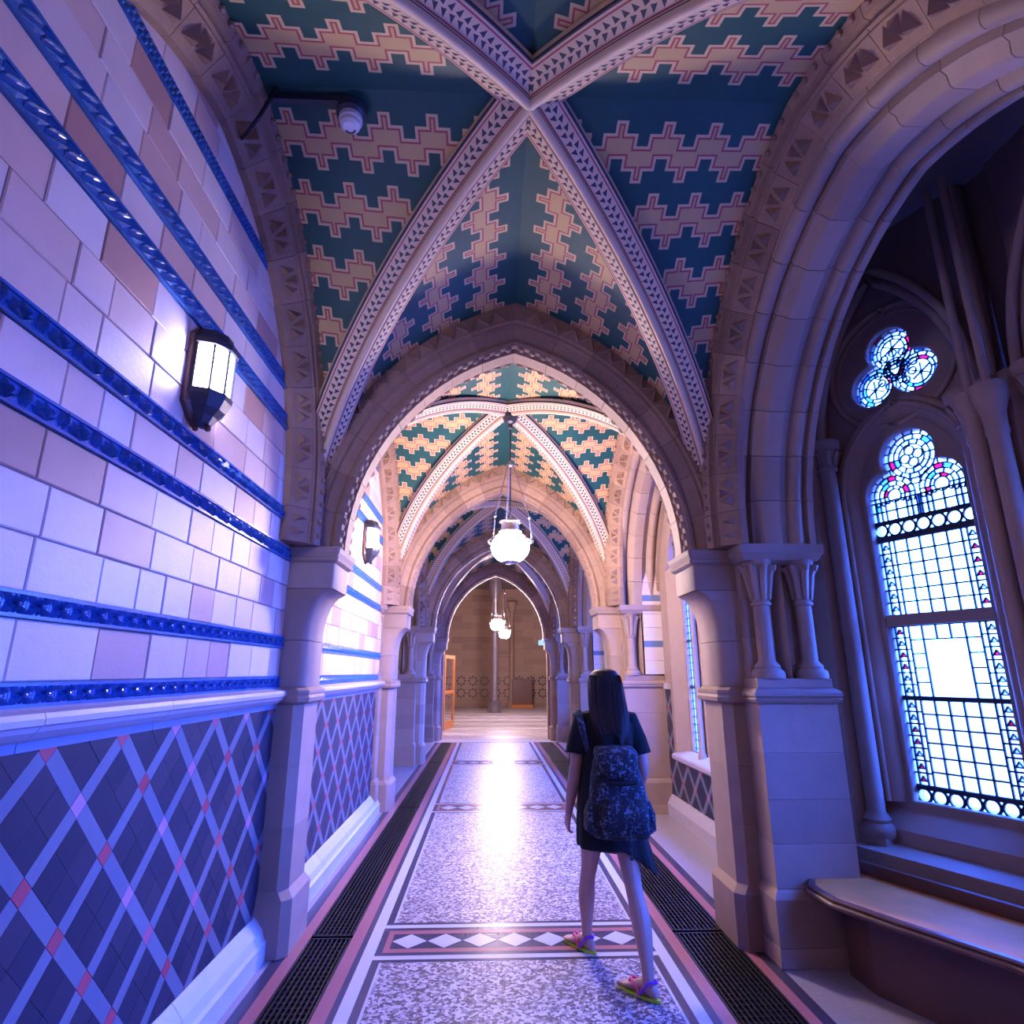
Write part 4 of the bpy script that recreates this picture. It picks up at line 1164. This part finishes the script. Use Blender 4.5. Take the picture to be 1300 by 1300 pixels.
# ------------------------------------------------------------------ lamps
def lantern(y, z, label):
    o = empty('wall_lantern', (-XW, y, z), 0, label, 'lamp', 'bulkhead lanterns on the left wall')
    # frame: x out of the wall, y along it
    def ell(hw, h0, h1, n=7):
        return [(-hw, -h0), (-hw * .45, -h0 - .055), (0, -h0 - .075), (hw * .45, -h0 - .055), (hw, -h0), (hw, h1), (hw * .5, h1 + .055), (0, h1 + .07), (-hw * .5, h1 + .055), (-hw, h1)]
    b = MB(); p = ell(.125, .17, .16); q = ell(.105, .16, .15)
    b.loft([[(0.0, a, c) for a, c in p], [(.022, a, c) for a, c in p], [(.038, a, c) for a, c in q]]); b.build('back_plate', M['bronze'], o)
    ang = [-90, -54, -18, 18, 54, 90]
    def half(r, z_): return [(.035 + r * 1.0 * max(0.0, cos(radians(a))), r * sin(radians(a)), z_) for a in ang]
    b = MB(); b.loft([half(.118, .115), half(.128, .12), half(.128, .145), half(.105, .165), half(.095, .20), half(.05, .222), half(.012, .226)]); b.build('lantern_cap', M['blackmetal'], o)
    b = MB(); b.loft([half(.115, -.095), half(.125, -.10), half(.122, -.125), half(.10, -.17), half(.07, -.20), half(.05, -.235), half(.02, -.245)]); b.build('lantern_bowl', M['blackmetal'], o)
    lo, hi = half(.108, -.096), half(.108, .116)
    for i in range(5):
        b = MB(); a, c = Vector(lo[i]), Vector(lo[i + 1]); d, e = Vector(hi[i]), Vector(hi[i + 1])
        k = .08; f = lambda p_, q_: (p_ + (q_ - p_) * k, q_ + (p_ - q_) * k)
        a, c = f(a, c); d, e = f(d, e); nn = Vector(((a + c) / 2 - Vector((.035, 0, a.z)))).normalized() * .004
        b.loft([[a, c, e, d], [a - nn, c - nn, e - nn, d - nn]]); b.build('pane', M['lantern_glow'], o)
    for p_, q_ in zip(half(.113, -.098), half(.113, .118)):
        b = MB(); b.tube([p_, q_], .0065, 6); b.build('glazing_bar', M['blackmetal'], o)
    b = MB(); b.ball((.075, 0, -.25), .016, 8, 5); b.build('finial', M['bronze'], o)
    b = MB(); b.ball((.02, 0, -.25), .014, 8, 5); b.build('finial', M['bronze'], o)
    return o
def pendant(x, y, zg, ztop, label, glow, bright=None):
    o = empty('pendant_lamp', (x, y, zg), 0, label, 'lamp', 'globe lamps hanging along the corridor')
    R = .20
    b = MB(); b.lathe([(.085, -.155)] + [(R * cos(a), R * .86 * sin(a)) for a in [radians(q) for q in range(-60, 61, 12)]] + [(.085, .155)], (0, 0, 0), 24); b.build('globe', bright or M['globe_glow'], o, 80)
    b = MB(); b.lathe([(.085, -.16), (.09, -.155), (.05, -.175), (.0 + .01, -.178)], (0, 0, 0), 20); b.build('globe_foot', M['steel'], o)
    b = MB(); b.lathe([(.088, .15), (.12, .155), (.12, .17), (.10, .175), (.095, .25), (.12, .262), (.12, .275), (.03, .285)], (0, 0, 0), 20, caps=False); b.build('lamp_crown', M['steel'], o, 30)
    b = MB(); b.tube([(.235 * cos(2 * pi * i / 24), .235 * sin(2 * pi * i / 24), .06) for i in range(25)], .009, 6); b.build('hoop', M['steel'], o)
    b = MB(); L = ztop - zg
    b.tube([(0, 0, .27), (0, 0, L)], .009, 6); b.build('rod', M['blackmetal'], o)
    hub = .27 + (L - .27) * .52
    b = MB(); b.lathe([(.01, hub - .03), (.035, hub - .015), (.04, hub), (.03, hub + .02), (.01, hub + .05)], (0, 0, 0), 10); b.build('hub', M['steel'], o)
    for i in range(3):
        a = radians(100 + 120 * i); ex, ey = .235 * cos(a), .235 * sin(a)
        b = MB(); b.tube([(.03 * cos(a), .03 * sin(a), hub), (ex * .9, ey * .9, .30), (ex, ey, .06)], .006, 5); b.build('chain', M['steel'], o)
        b = MB(); b.ball((ex * .9, ey * .9, .30), .018, 8, 5); b.build('knob', M['steel'], o)
        b = MB(); b.ball((ex, ey, .055), .024, 8, 5); b.build('bracket', M['steel'], o)
    b = MB(); b.lathe([(.012, L - .17), (.03, L - .16), (.025, L - .11), (.06, L - .09), (.085, L - .04), (.09, L + .02)], (0, 0, 0), 14); b.build('ceiling_rose', M['blackmetal'], o)
    return o
lantern(2.56, 2.91, 'lit wall lantern on the near left wall between the blue bands')
lantern(6.42, 2.98, 'smaller lit wall lantern on the left wall beyond the nearest pier')
pendant(.035, yb(1), 2.86, APEX - .08, 'bright globe lamp hanging over the corridor in the second bay', 1)
M['hall_glow'] = emis('hall_globe_glow', (1.0, 0.74, 0.86), 460)
pendant(.065, 17.4, 2.90, 5.6, 'far globe lamp hanging in front of the dark column', 1, M['hall_glow'])
pendant(.40, 22.5, 2.95, 5.6, 'farthest globe lamp in the hall, lower right of the other far globe', 1, M['hall_glow'])
M['warm_glow'] = emis('warm_globe_glow', (1.0, 0.62, 0.36), 20)
pendant(0, yb(-1), 2.86, APEX - .08, 'globe lamp behind the viewer, out of sight', 1, M['warm_glow'])
# smoke detector on the ridge
sd = empty('smoke_detector', (-.91, 2.465, 4.37), 0, 'round white smoke detector on a black mount on the painted ceiling', 'detector')
b = MB(); b.lathe([(.075, -.01), (.075, -.05), (.06, -.065)], (0, 0, 0.03), 20); b.build('mount', M['blackmetal'], sd, 40)
b = MB(); b.box(-.40, -.05, -.06, -.034, .005, .04); b.build('conduit', M['blackmetal'], sd)
b = MB(); b.lathe([(.058, -.035), (.058, -.06), (.052, -.066), (.050, -.085), (.035, -.10), (.012, -.104)], (0, 0, 0), 24); b.build('cover', M['plastic'], sd, 30)
b = MB(); b.tube([(.026 * cos(radians(a)), .026 * sin(radians(a)), -.104) for a in range(20, 170, 15)], .005, 5); b.build('vent_slot', M['blackmetal'], sd)
# dark cable at the head of the near left wall rib
b = MB(); b.tube([(-1.46, 2.50, 4.22), (-1.40, 2.44, 4.20), (-1.335, 2.40, 4.26), (-1.29, 2.39, 4.36), (-1.27, 2.385, 4.42)], .010, 6)
tag(b.build('cable', M['iron']), 'thin black cable crossing the carved rib towards the smoke detector', 'cable')

# ------------------------------------------------------------------ window seat
ws = empty('window_seat', (0, 0, 0), 0, 'polished brown wooden window seat below the leaded oriel window', 'bench')
back = [canted(3.50, u) for u in (2.86, 1.90)]
bk = [(back[0].x, back[0].y), (back[1].x, back[1].y), (2.62, 2.75), (2.62, 1.2)]
front = [(1.695, 3.84), (1.645, 3.74), (1.655, 3.52), (1.80, 3.22), (2.03, 2.80), (2.12, 2.5), (2.14, 1.2)]
outl = front + bk[::-1][0:3] + [bk[0], (2.0, 4.26), (1.99, 3.845)]
b = MB(); b.loft([[(x, y, z) for x, y in outl] for z in (.405, .44)]); b.build('seat_board', M['wood'], ws)
b = MB()
prof = [(-.03, .44), (.0, .441), (.008, .436), (.010, .430), (.004, .424), (.016, .422), (.024, .414), (.024, .402), (.012, .392), (-.03, .388)]
rings = []
for i, p in enumerate(front):
    a, c = Vector(front[max(i - 1, 0)]), Vector(front[min(i + 1, len(front) - 1)]); t = (c - a).normalized(); nn = Vector((t.y, -t.x)) 
    if nn.x > 0: nn = -nn
    rings.append([(p[0] + nn.x * d, p[1] + nn.y * d, z) for d, z in prof])
b.loft(rings); b.build('edge_moulding', M['darkwood'], ws)
b = MB(); q = [(bk[0][0], bk[0][1]), (bk[1][0], bk[1][1])]; d = (Vector(q[1]) - Vector(q[0])).normalized(); nn = Vector((d.y, -d.x)) * .03
if nn.x > 0: nn = -nn
b.prism([q[0], q[1], (q[1][0] + nn.x, q[1][1] + nn.y), (q[0][0] + nn.x, q[0][1] + nn.y)], .441, .505, .004); b.build('back_rail', M['darkwood'], ws)
b = MB(); b.prism([(p[0] + .17, p[1]) for p in front[1:]] + [(2.6, 1.2), (2.5, 3.3), (2.0, 4.0)], 0.0, .40); b.build('support_panel', M['darkwood'], ws)

# ------------------------------------------------------------------ the walking woman
M['skin'] = plain('skin', (0.50, 0.27, 0.21), 0.5, 0.06, 20)
M['hair'] = plain('dark_brown_hair', (0.020, 0.009, 0.008), 0.55, 0.3, 40, spec=.3)
M['cloth'] = plain('black_cloth', (0.003, 0.003, 0.003), 0.9, 0.2, 30, bump=.1, bscale=200)
M['sole'] = plain('yellow_green_sole', (0.55, 0.75, 0.05), 0.5, 0.05)
M['strap'] = plain('pink_strap', (0.80, 0.10, 0.25), 0.5, 0.05)
M['purple'] = plain('purple_strap', (0.28, 0.05, 0.6), 0.5, 0.05)
def bag_mat():
    m, p, t = newmat('patterned_bag'); pos = t.pos()
    n = t.noise(pos, 30, 5, 0.75); n2 = t.noise(pos, 75, 3, 0.7)
    f = t.m('GREATER_THAN', t.m('ADD', n, t.m('MULTIPLY', n2, .5)), .83)
    g = t.m('GREATER_THAN', t.m('ADD', t.noise(pos, 48, 4, .7), t.m('MULTIPLY', n, .4)), .80)
    c = t.mix(f, (0.006, 0.006, 0.012, 1), (0.10, 0.15, 0.21, 1)); c = t.mix(t.m('MULTIPLY', g, .5), c, (0.13, 0.10, 0.13, 1))
    t.put(p.inputs['Base Color'], c); p.inputs['Roughness'].default_value = .8
    return m
M['bag'] = bag_mat()
def remesh(b, name, mat, voxel, parent=None, smooth_it=4):
    me = b.mesh(name, mat); o = bpy.data.objects.new(name, me); COL.objects.link(o)
    r = o.modifiers.new('r', 'REMESH'); r.mode = 'VOXEL'; r.voxel_size = voxel; r.use_smooth_shade = True
    if smooth_it: k = o.modifiers.new('s', 'SMOOTH'); k.factor = .5; k.iterations = smooth_it
    dg = bpy.context.evaluated_depsgraph_get(); m2 = bpy.data.meshes.new_from_object(o.evaluated_get(dg))
    bpy.data.objects.remove(o); bpy.data.meshes.remove(me); m2.name = name
    m2.materials.clear(); m2.materials.append(mat); m2.polygons.foreach_set('use_smooth', [True] * len(m2.polygons))
    return link(name, m2, parent)
def spline(pts, n=6):
    """Catmull-Rom through (x, y, z, r)"""
    out = []
    for i in range(len(pts) - 1):
        p0, p1, p2, p3 = pts[max(i - 1, 0)], pts[i], pts[i + 1], pts[min(i + 2, len(pts) - 1)]
        for j in range(n):
            t = j / n
            out.append(tuple(.5 * (2 * b_ + (c - a) * t + (2 * a - 5 * b_ + 4 * c - d) * t * t + (3 * b_ - a - 3 * c + d) * t ** 3) for a, b_, c, d in zip(p0, p1, p2, p3)))
    out.append(pts[-1]); return out
def limb(b, pts, n=14):
    s_ = spline(pts); b.tube([p[:3] for p in s_], [p[3] for p in s_], n)
    b.ball(s_[0][:3], s_[0][3], n, 8); b.ball(s_[-1][:3], s_[-1][3], n, 8)
WOMAN = empty('person', (.52, 3.8, 0), 0, 'woman walking away in a black tunic with bare legs, long dark hair and bright sandals', 'person')
OX, OY = .52, 3.8
B = MB()
# trunk
def ellring(cx, cy, z, rx, ry, n=20): return [(cx + rx * cos(2 * pi * i / n), cy + ry * sin(2 * pi * i / n), z) for i in range(n)]
B.loft([ellring(*q) for q in ((.005, 0, .78, .13, .10), (.005, 0, .88, .155, .115), (.01, .005, 1.02, .125, .095), (.015, .01, 1.15, .135, .10), (.015, .01, 1.27, .15, .105), (.015, .015, 1.335, .13, .085), (.015, .02, 1.37, .07, .06))])
limb(B, [(.015, .02, 1.34, .056), (.017, .03, 1.42, .05), (.018, .04, 1.46, .052)])
# head: skull, jaw, nose, ears; she looks straight ahead, away from the viewer
B.ball((.02, .045, 1.512), .088, 18, 12, sz=(.86, 1.05, 1.0)); B.ball((.02, .085, 1.462), .062, 14, 9, sz=(.85, .95, 1.0))
B.loft([[(.02 + sx * .010, .125, 1.52) for sx in (-1, 1)] + [(.02, .132, 1.52)], [(.02 + sx * .016, .142, 1.475) for sx in (-1, 1)] + [(.02, .163, 1.478)]])
for sx in (-1, 1): B.ball((.02 + sx * .078, .04, 1.50), .026, 10, 6, sz=(.45, .7, 1.15))
B.ball((.02, .148, 1.447), .018, 10, 6, sz=(1.3, .6, .5))
# arms
LA = [(-.115, .02, 1.315, .052), (-.155, .015, 1.20, .043), (-.175, .0, 1.07, .037), (-.19, .02, .97, .037), (-.208, .055, .86, .029), (-.214, .07, .805, .023)]
RA = [(.145, .02, 1.315, .052), (.195, .015, 1.20, .043), (.222, .0, 1.06, .037), (.225, .07, .98, .035), (.215, .16, .93, .028), (.205, .215, .91, .023)]
limb(B, LA); limb(B, RA)
def hand(b, o, d, p, th):
    """o wrist, d finger direction, p across the palm, th towards the palm side"""
    o, d, p, th = Vector(o), Vector(d).normalized(), Vector(p).normalized(), Vector(th).normalized()
    sec = []
    for t, w, h in ((0, .024, .017), (.025, .032, .016), (.06, .038, .014), (.085, .037, .011)):
        c = o + d * t; sec.append([c + p * (w * cos(2 * pi * i / 12)) + th * (h * sin(2 * pi * i / 12)) for i in range(12)])
    b.loft(sec)
    for q, l in ((-.030, .058), (-.010, .072), (.010, .078), (.029, .070)):
        s0 = o + d * .075 + p * q
        k = [s0, s0 + d * l * .45 + th * .004, s0 + d * l * .78 + th * .016, s0 + d * l * .92 + th * .032]
        b.tube(k, [.0088, .0084, .0078, .0062], 8); b.ball(k[-1], .0064, 8, 5)
    k = [o + d * .02 + p * .028, o + d * .048 + p * .047 + th * .012, o + d * .075 + p * .050 + th * .024, o + d * .092 + p * .046 + th * .030]
    b.tube(k, [.0115, .0105, .0092, .0072], 8); b.ball(k[-1], .0074, 8, 5)
hand(B, LA[-1][:3], (-.03, .12, -.25), (-.2, .9, .35), (1, .15, 0)); hand(B, RA[-1][:3], (-.05, .95, -.2), (-.5, -.1, .8), (-.9, 0, -.4))
# legs
LL = [(-.075, 0, .84, .085), (-.082, .06, .68, .072), (-.092, .14, .50, .050), (-.098, .19, .41, .046), (-.10, .225, .31, .050), (-.098, .262, .16, .034), (-.095, .285, .085, .031)]
RL = [(.085, -.01, .84, .085), (.095, -.04, .68, .072), (.108, -.09, .50, .051), (.116, -.13, .41, .047), (.128, -.185, .30, .052), (.132, -.245, .15, .034), (.130, -.265, .085, .031)]
limb(B, LL); limb(B, RL)
def foot(b, ank, d, pitch=0.0):
    a = Vector(ank); d = Vector((d[0], d[1], 0)).normalized(); s_ = Vector((d.y, -d.x, 0))
    heel = a - d * .045; heel.z = .025
    rings = []
    for t, w, h0, h1 in ((-.055, .016, .018, .05), (-.035, .029, .012, .075), (.0, .030, .012, .095), (.05, .032, .014, .080), (.10, .040, .012, .052), (.14, .042, .012, .036), (.165, .038, .012, .030)):
        c = a + d * t; rings.append([Vector((c.x, c.y, (h0 + h1) / 2)) + s_ * (w * cos(2 * pi * i / 12)) + Vector((0, 0, (h1 - h0) / 2 * sin(2 * pi * i / 12))) for i in range(12)])
    b.loft(rings)
    for q, l, r in ((-.030, .030, .0095), (-.014, .036, .009), (0, .038, .009), (.013, .034, .0085), (.026, .027, .0085)):
        c = a + d * .155 + s_ * q; b.tube([(c.x, c.y, .022), tuple(Vector((c.x, c.y, .022)) + d * l * .7), tuple(Vector((c.x, c.y, .019)) + d * l)], [r, r, r * .75], 8)
LD, RD = (-.55, .85), (-.62, .80)
foot(B, LL[-1][:3], LD); foot(B, RL[-1][:3], RD)
BODY = remesh(B, 'body', M['skin'], .0052, WOMAN, 3)
def sandal(ank, d):
    a = Vector((ank[0], ank[1], 0)); d = Vector((d[0], d[1], 0)).normalized(); s_ = Vector((d.y, -d.x, 0))
    so = MB(); n = 22; ring = []
    for i in range(n):
        q = 2 * pi * i / n; t = .066 + .138 * cos(q); w = (.036 + .012 * cos(q)) * sin(q); ring.append(a + d * t + s_ * w)
    so.loft([[(p.x, p.y, z) for p in ring] for z in (.001, .007, .014)])
    root = so.build('sandal', M['sole'], WOMAN, 30)
    for pts, m in (([(.135, 0, .020), (.105, .012, .062), (.045, .038, .045), (.035, .040, .012)], 'strap'), ([(.135, 0, .020), (.105, -.012, .062), (.045, -.038, .045), (.035, -.040, .012)], 'strap'),
                   ([(.03, .037, .02), (-.02, .030, .082), (-.055, .0, .088), (-.02, -.030, .082), (.03, -.037, .02)], 'purple')):
        k = MB(); k.tube([a + d * t + s_ * w + Vector((0, 0, z)) for t, w, z in pts], .0075, 8); k.build('sandal_strap', M[m], root, 60)
    return root
sandal(LL[-1], LD); sandal(RL[-1], RD)
# tunic: flared, with a dipping hem on the right and loose half sleeves
D = MB(); rings = []; N = 40
for t, cx, rx, ry in ((0, .015, .075, .065), (.05, .015, .135, .09), (.10, .015, .168, .115), (.2, .015, .160, .125), (.35, .01, .150, .125), (.5, .01, .160, .135), (.7, .018, .190, .150), (.85, .035, .212, .165), (1.0, .05, .228, .175)):
    r = []
    for i in range(N):
        a = 2 * pi * i / N; x = cos(a); y = sin(a)
        hem = .615 - .14 * max(0, x) ** 1.3 + .030 * (1 - abs(x)) - .015 * min(0, x)
        z = 1.378 + (hem - 1.378) * t
        fold = 1 + .045 * t * t * sin(a * 7 + 1.0) + .02 * t * sin(a * 13)
        r.append((cx + rx * x * fold, .005 + ry * y * fold + .01 * t, z))
    rings.append(r)
D.loft(rings)
for A, s_ in ((LA, -1), (RA, 1)):
    k = [Vector(p[:3]) for p in A[:3]]
    e = k[1] + (k[2] - k[1]) * .55
    pts_ = [k[0] + Vector((-s_ * .06, 0, .005)), k[0] + Vector((s_ * .005, 0, 0)), k[1], e]
    D.tube(pts_, [.062, .068, .066, .072], 14)
remesh(D, 'tunic_dress', M['cloth'], .0065, WOMAN, 3)
# hair: a long fall over the back with loose strands
H = MB()
H.loft([ellring(*q, n=28) for q in ((.02, .03, 1.618, .035, .04), (.02, .03, 1.607, .07, .08), (.02, .028, 1.578, .091, .102), (.02, .022, 1.535, .096, .103), (.02, .0, 1.48, .100, .088), (.02, -.03, 1.42, .104, .066), (.022, -.06, 1.36, .106, .052), (.026, -.092, 1.29, .098, .042), (.032, -.11, 1.23, .080, .034), (.042, -.118, 1.185, .055, .026), (.05, -.12, 1.16, .025, .015))])
hr = remesh(H, 'hair', M['hair'], .007, WOMAN, 3)
S_ = MB(); rr = random.Random(4)
for i in range(150):
    a = rr.uniform(pi * .96, pi * 2.04); k = []
    tw = rr.uniform(-.006, .006)
    for z, rx, ry, cy, cx in ((1.600, .03, .035, .03, .02), (1.575, .088, .099, .028, .02), (1.535, .098, .105, .022, .02), (1.48, .102, .090, .0, .02), (1.42, .106, .068, -.03, .02), (1.36, .108, .054, -.06, .022), (1.29, .100, .044, -.092, .026), (1.23, .082, .036, -.11, .032), (1.165 + rr.uniform(-.03, .04), .060, .028, -.118, .042)):
        k.append((cx + (rx + .001) * cos(a) + tw, cy + (ry + .001) * sin(a), z))
    S_.tube(k, [.002, .0035, .004, .004, .004, .004, .0035, .003, .001], 4)
S_.build('hair_strands', M['hair'], hr, 60, kind='stuff')

# ------------------------------------------------------------------ backpack
BP = empty('backpack', (.55, 3.60, .72), 0, 'dark backpack with a blue flecked pattern worn on the woman\'s back', 'backpack')
def rr_ring(cx, cy, z, w, d, n=24, k=3.2):
    out = []
    for i in range(n):
        a = 2 * pi * i / n; c_, s_ = cos(a), sin(a)
        out.append((cx + w * math.copysign(abs(c_) ** (2 / k), c_), cy + d * math.copysign(abs(s_) ** (2 / k), s_), z))
    return out
b = MB(); b.loft([rr_ring(*q) for q in ((.01, .01, .0, .10, .06), (.008, .0, .012, .15, .085), (.004, -.005, .06, .168, .10), (0, 0, .16, .166, .10), (-.005, .01, .28, .148, .088), (-.01, .02, .38, .125, .075), (-.013, .025, .44, .10, .062), (-.014, .028, .465, .07, .045))]); b.build('bag_body', M['bag'], BP, 70)
b = MB(); b.loft([rr_ring(*q) for q in ((.015, -.085, .03, .10, .02), (.012, -.095, .045, .125, .045), (.010, -.10, .12, .128, .052), (.008, -.095, .19, .118, .045), (.006, -.085, .215, .09, .02))]); b.build('front_pocket', M['bag'], BP, 70)
for s_ in (-1, 1):
    b = MB(); b.loft([rr_ring(*q) for q in ((s_ * .15, 0, .03, .02, .05), (s_ * .16, 0, .05, .034, .07), (s_ * .158, 0, .13, .034, .07), (s_ * .145, 0, .19, .024, .06))]); b.build('side_pocket', M['bag'], BP, 70)
b = MB(); b.loft([rr_ring(*q) for q in ((-.014, .02, .475, .06, .05), (-.014, .01, .47, .105, .075), (-.012, -.02, .44, .122, .088), (-.01, -.055, .39, .112, .075), (-.008, -.085, .335, .085, .035), (-.006, -.095, .31, .05, .012))]); b.build('lid', M['bag'], BP, 70)
b = MB(); b.tube([(-.06, .03, .47), (-.05, .03, .52), (.0, .03, .535), (.025, .03, .52), (.03, .03, .47)], .011, 8); b.build('top_handle', M['cloth'], BP, 60)
b = MB(); b.tube([(-.08, -.105, .30), (0, -.125, .295), (.08, -.105, .30)], .012, 8); b.build('buckle_strap', M['cloth'], BP, 60)
for s_ in (-1, 1):
    b = MB(); b.tube([(-.07 + .085 * s_, .06, .44), (-.072 + .105 * s_, .10, .56), (-.072 + .115 * s_, .16, .645), (-.072 + .115 * s_, .26, .635), (-.072 + .12 * s_, .315, .52), (-.07 + .15 * s_, .30, .34), (-.03 + .135 * s_, .19, .16), (-.01 + .12 * s_, .08, .08)], [.014, .018, .021, .021, .02, .018, .014, .011], 8); b.build('shoulder_strap', M['bag'], BP, 60)
b = MB(); b.tube([(.02, -.15, .08), (.024, -.165, .02), (.022, -.16, -.05)], .006, 6); b.ball((.022, -.16, -.055), .012, 8, 5); b.build('draw_cord', M['bag'], BP, 60)
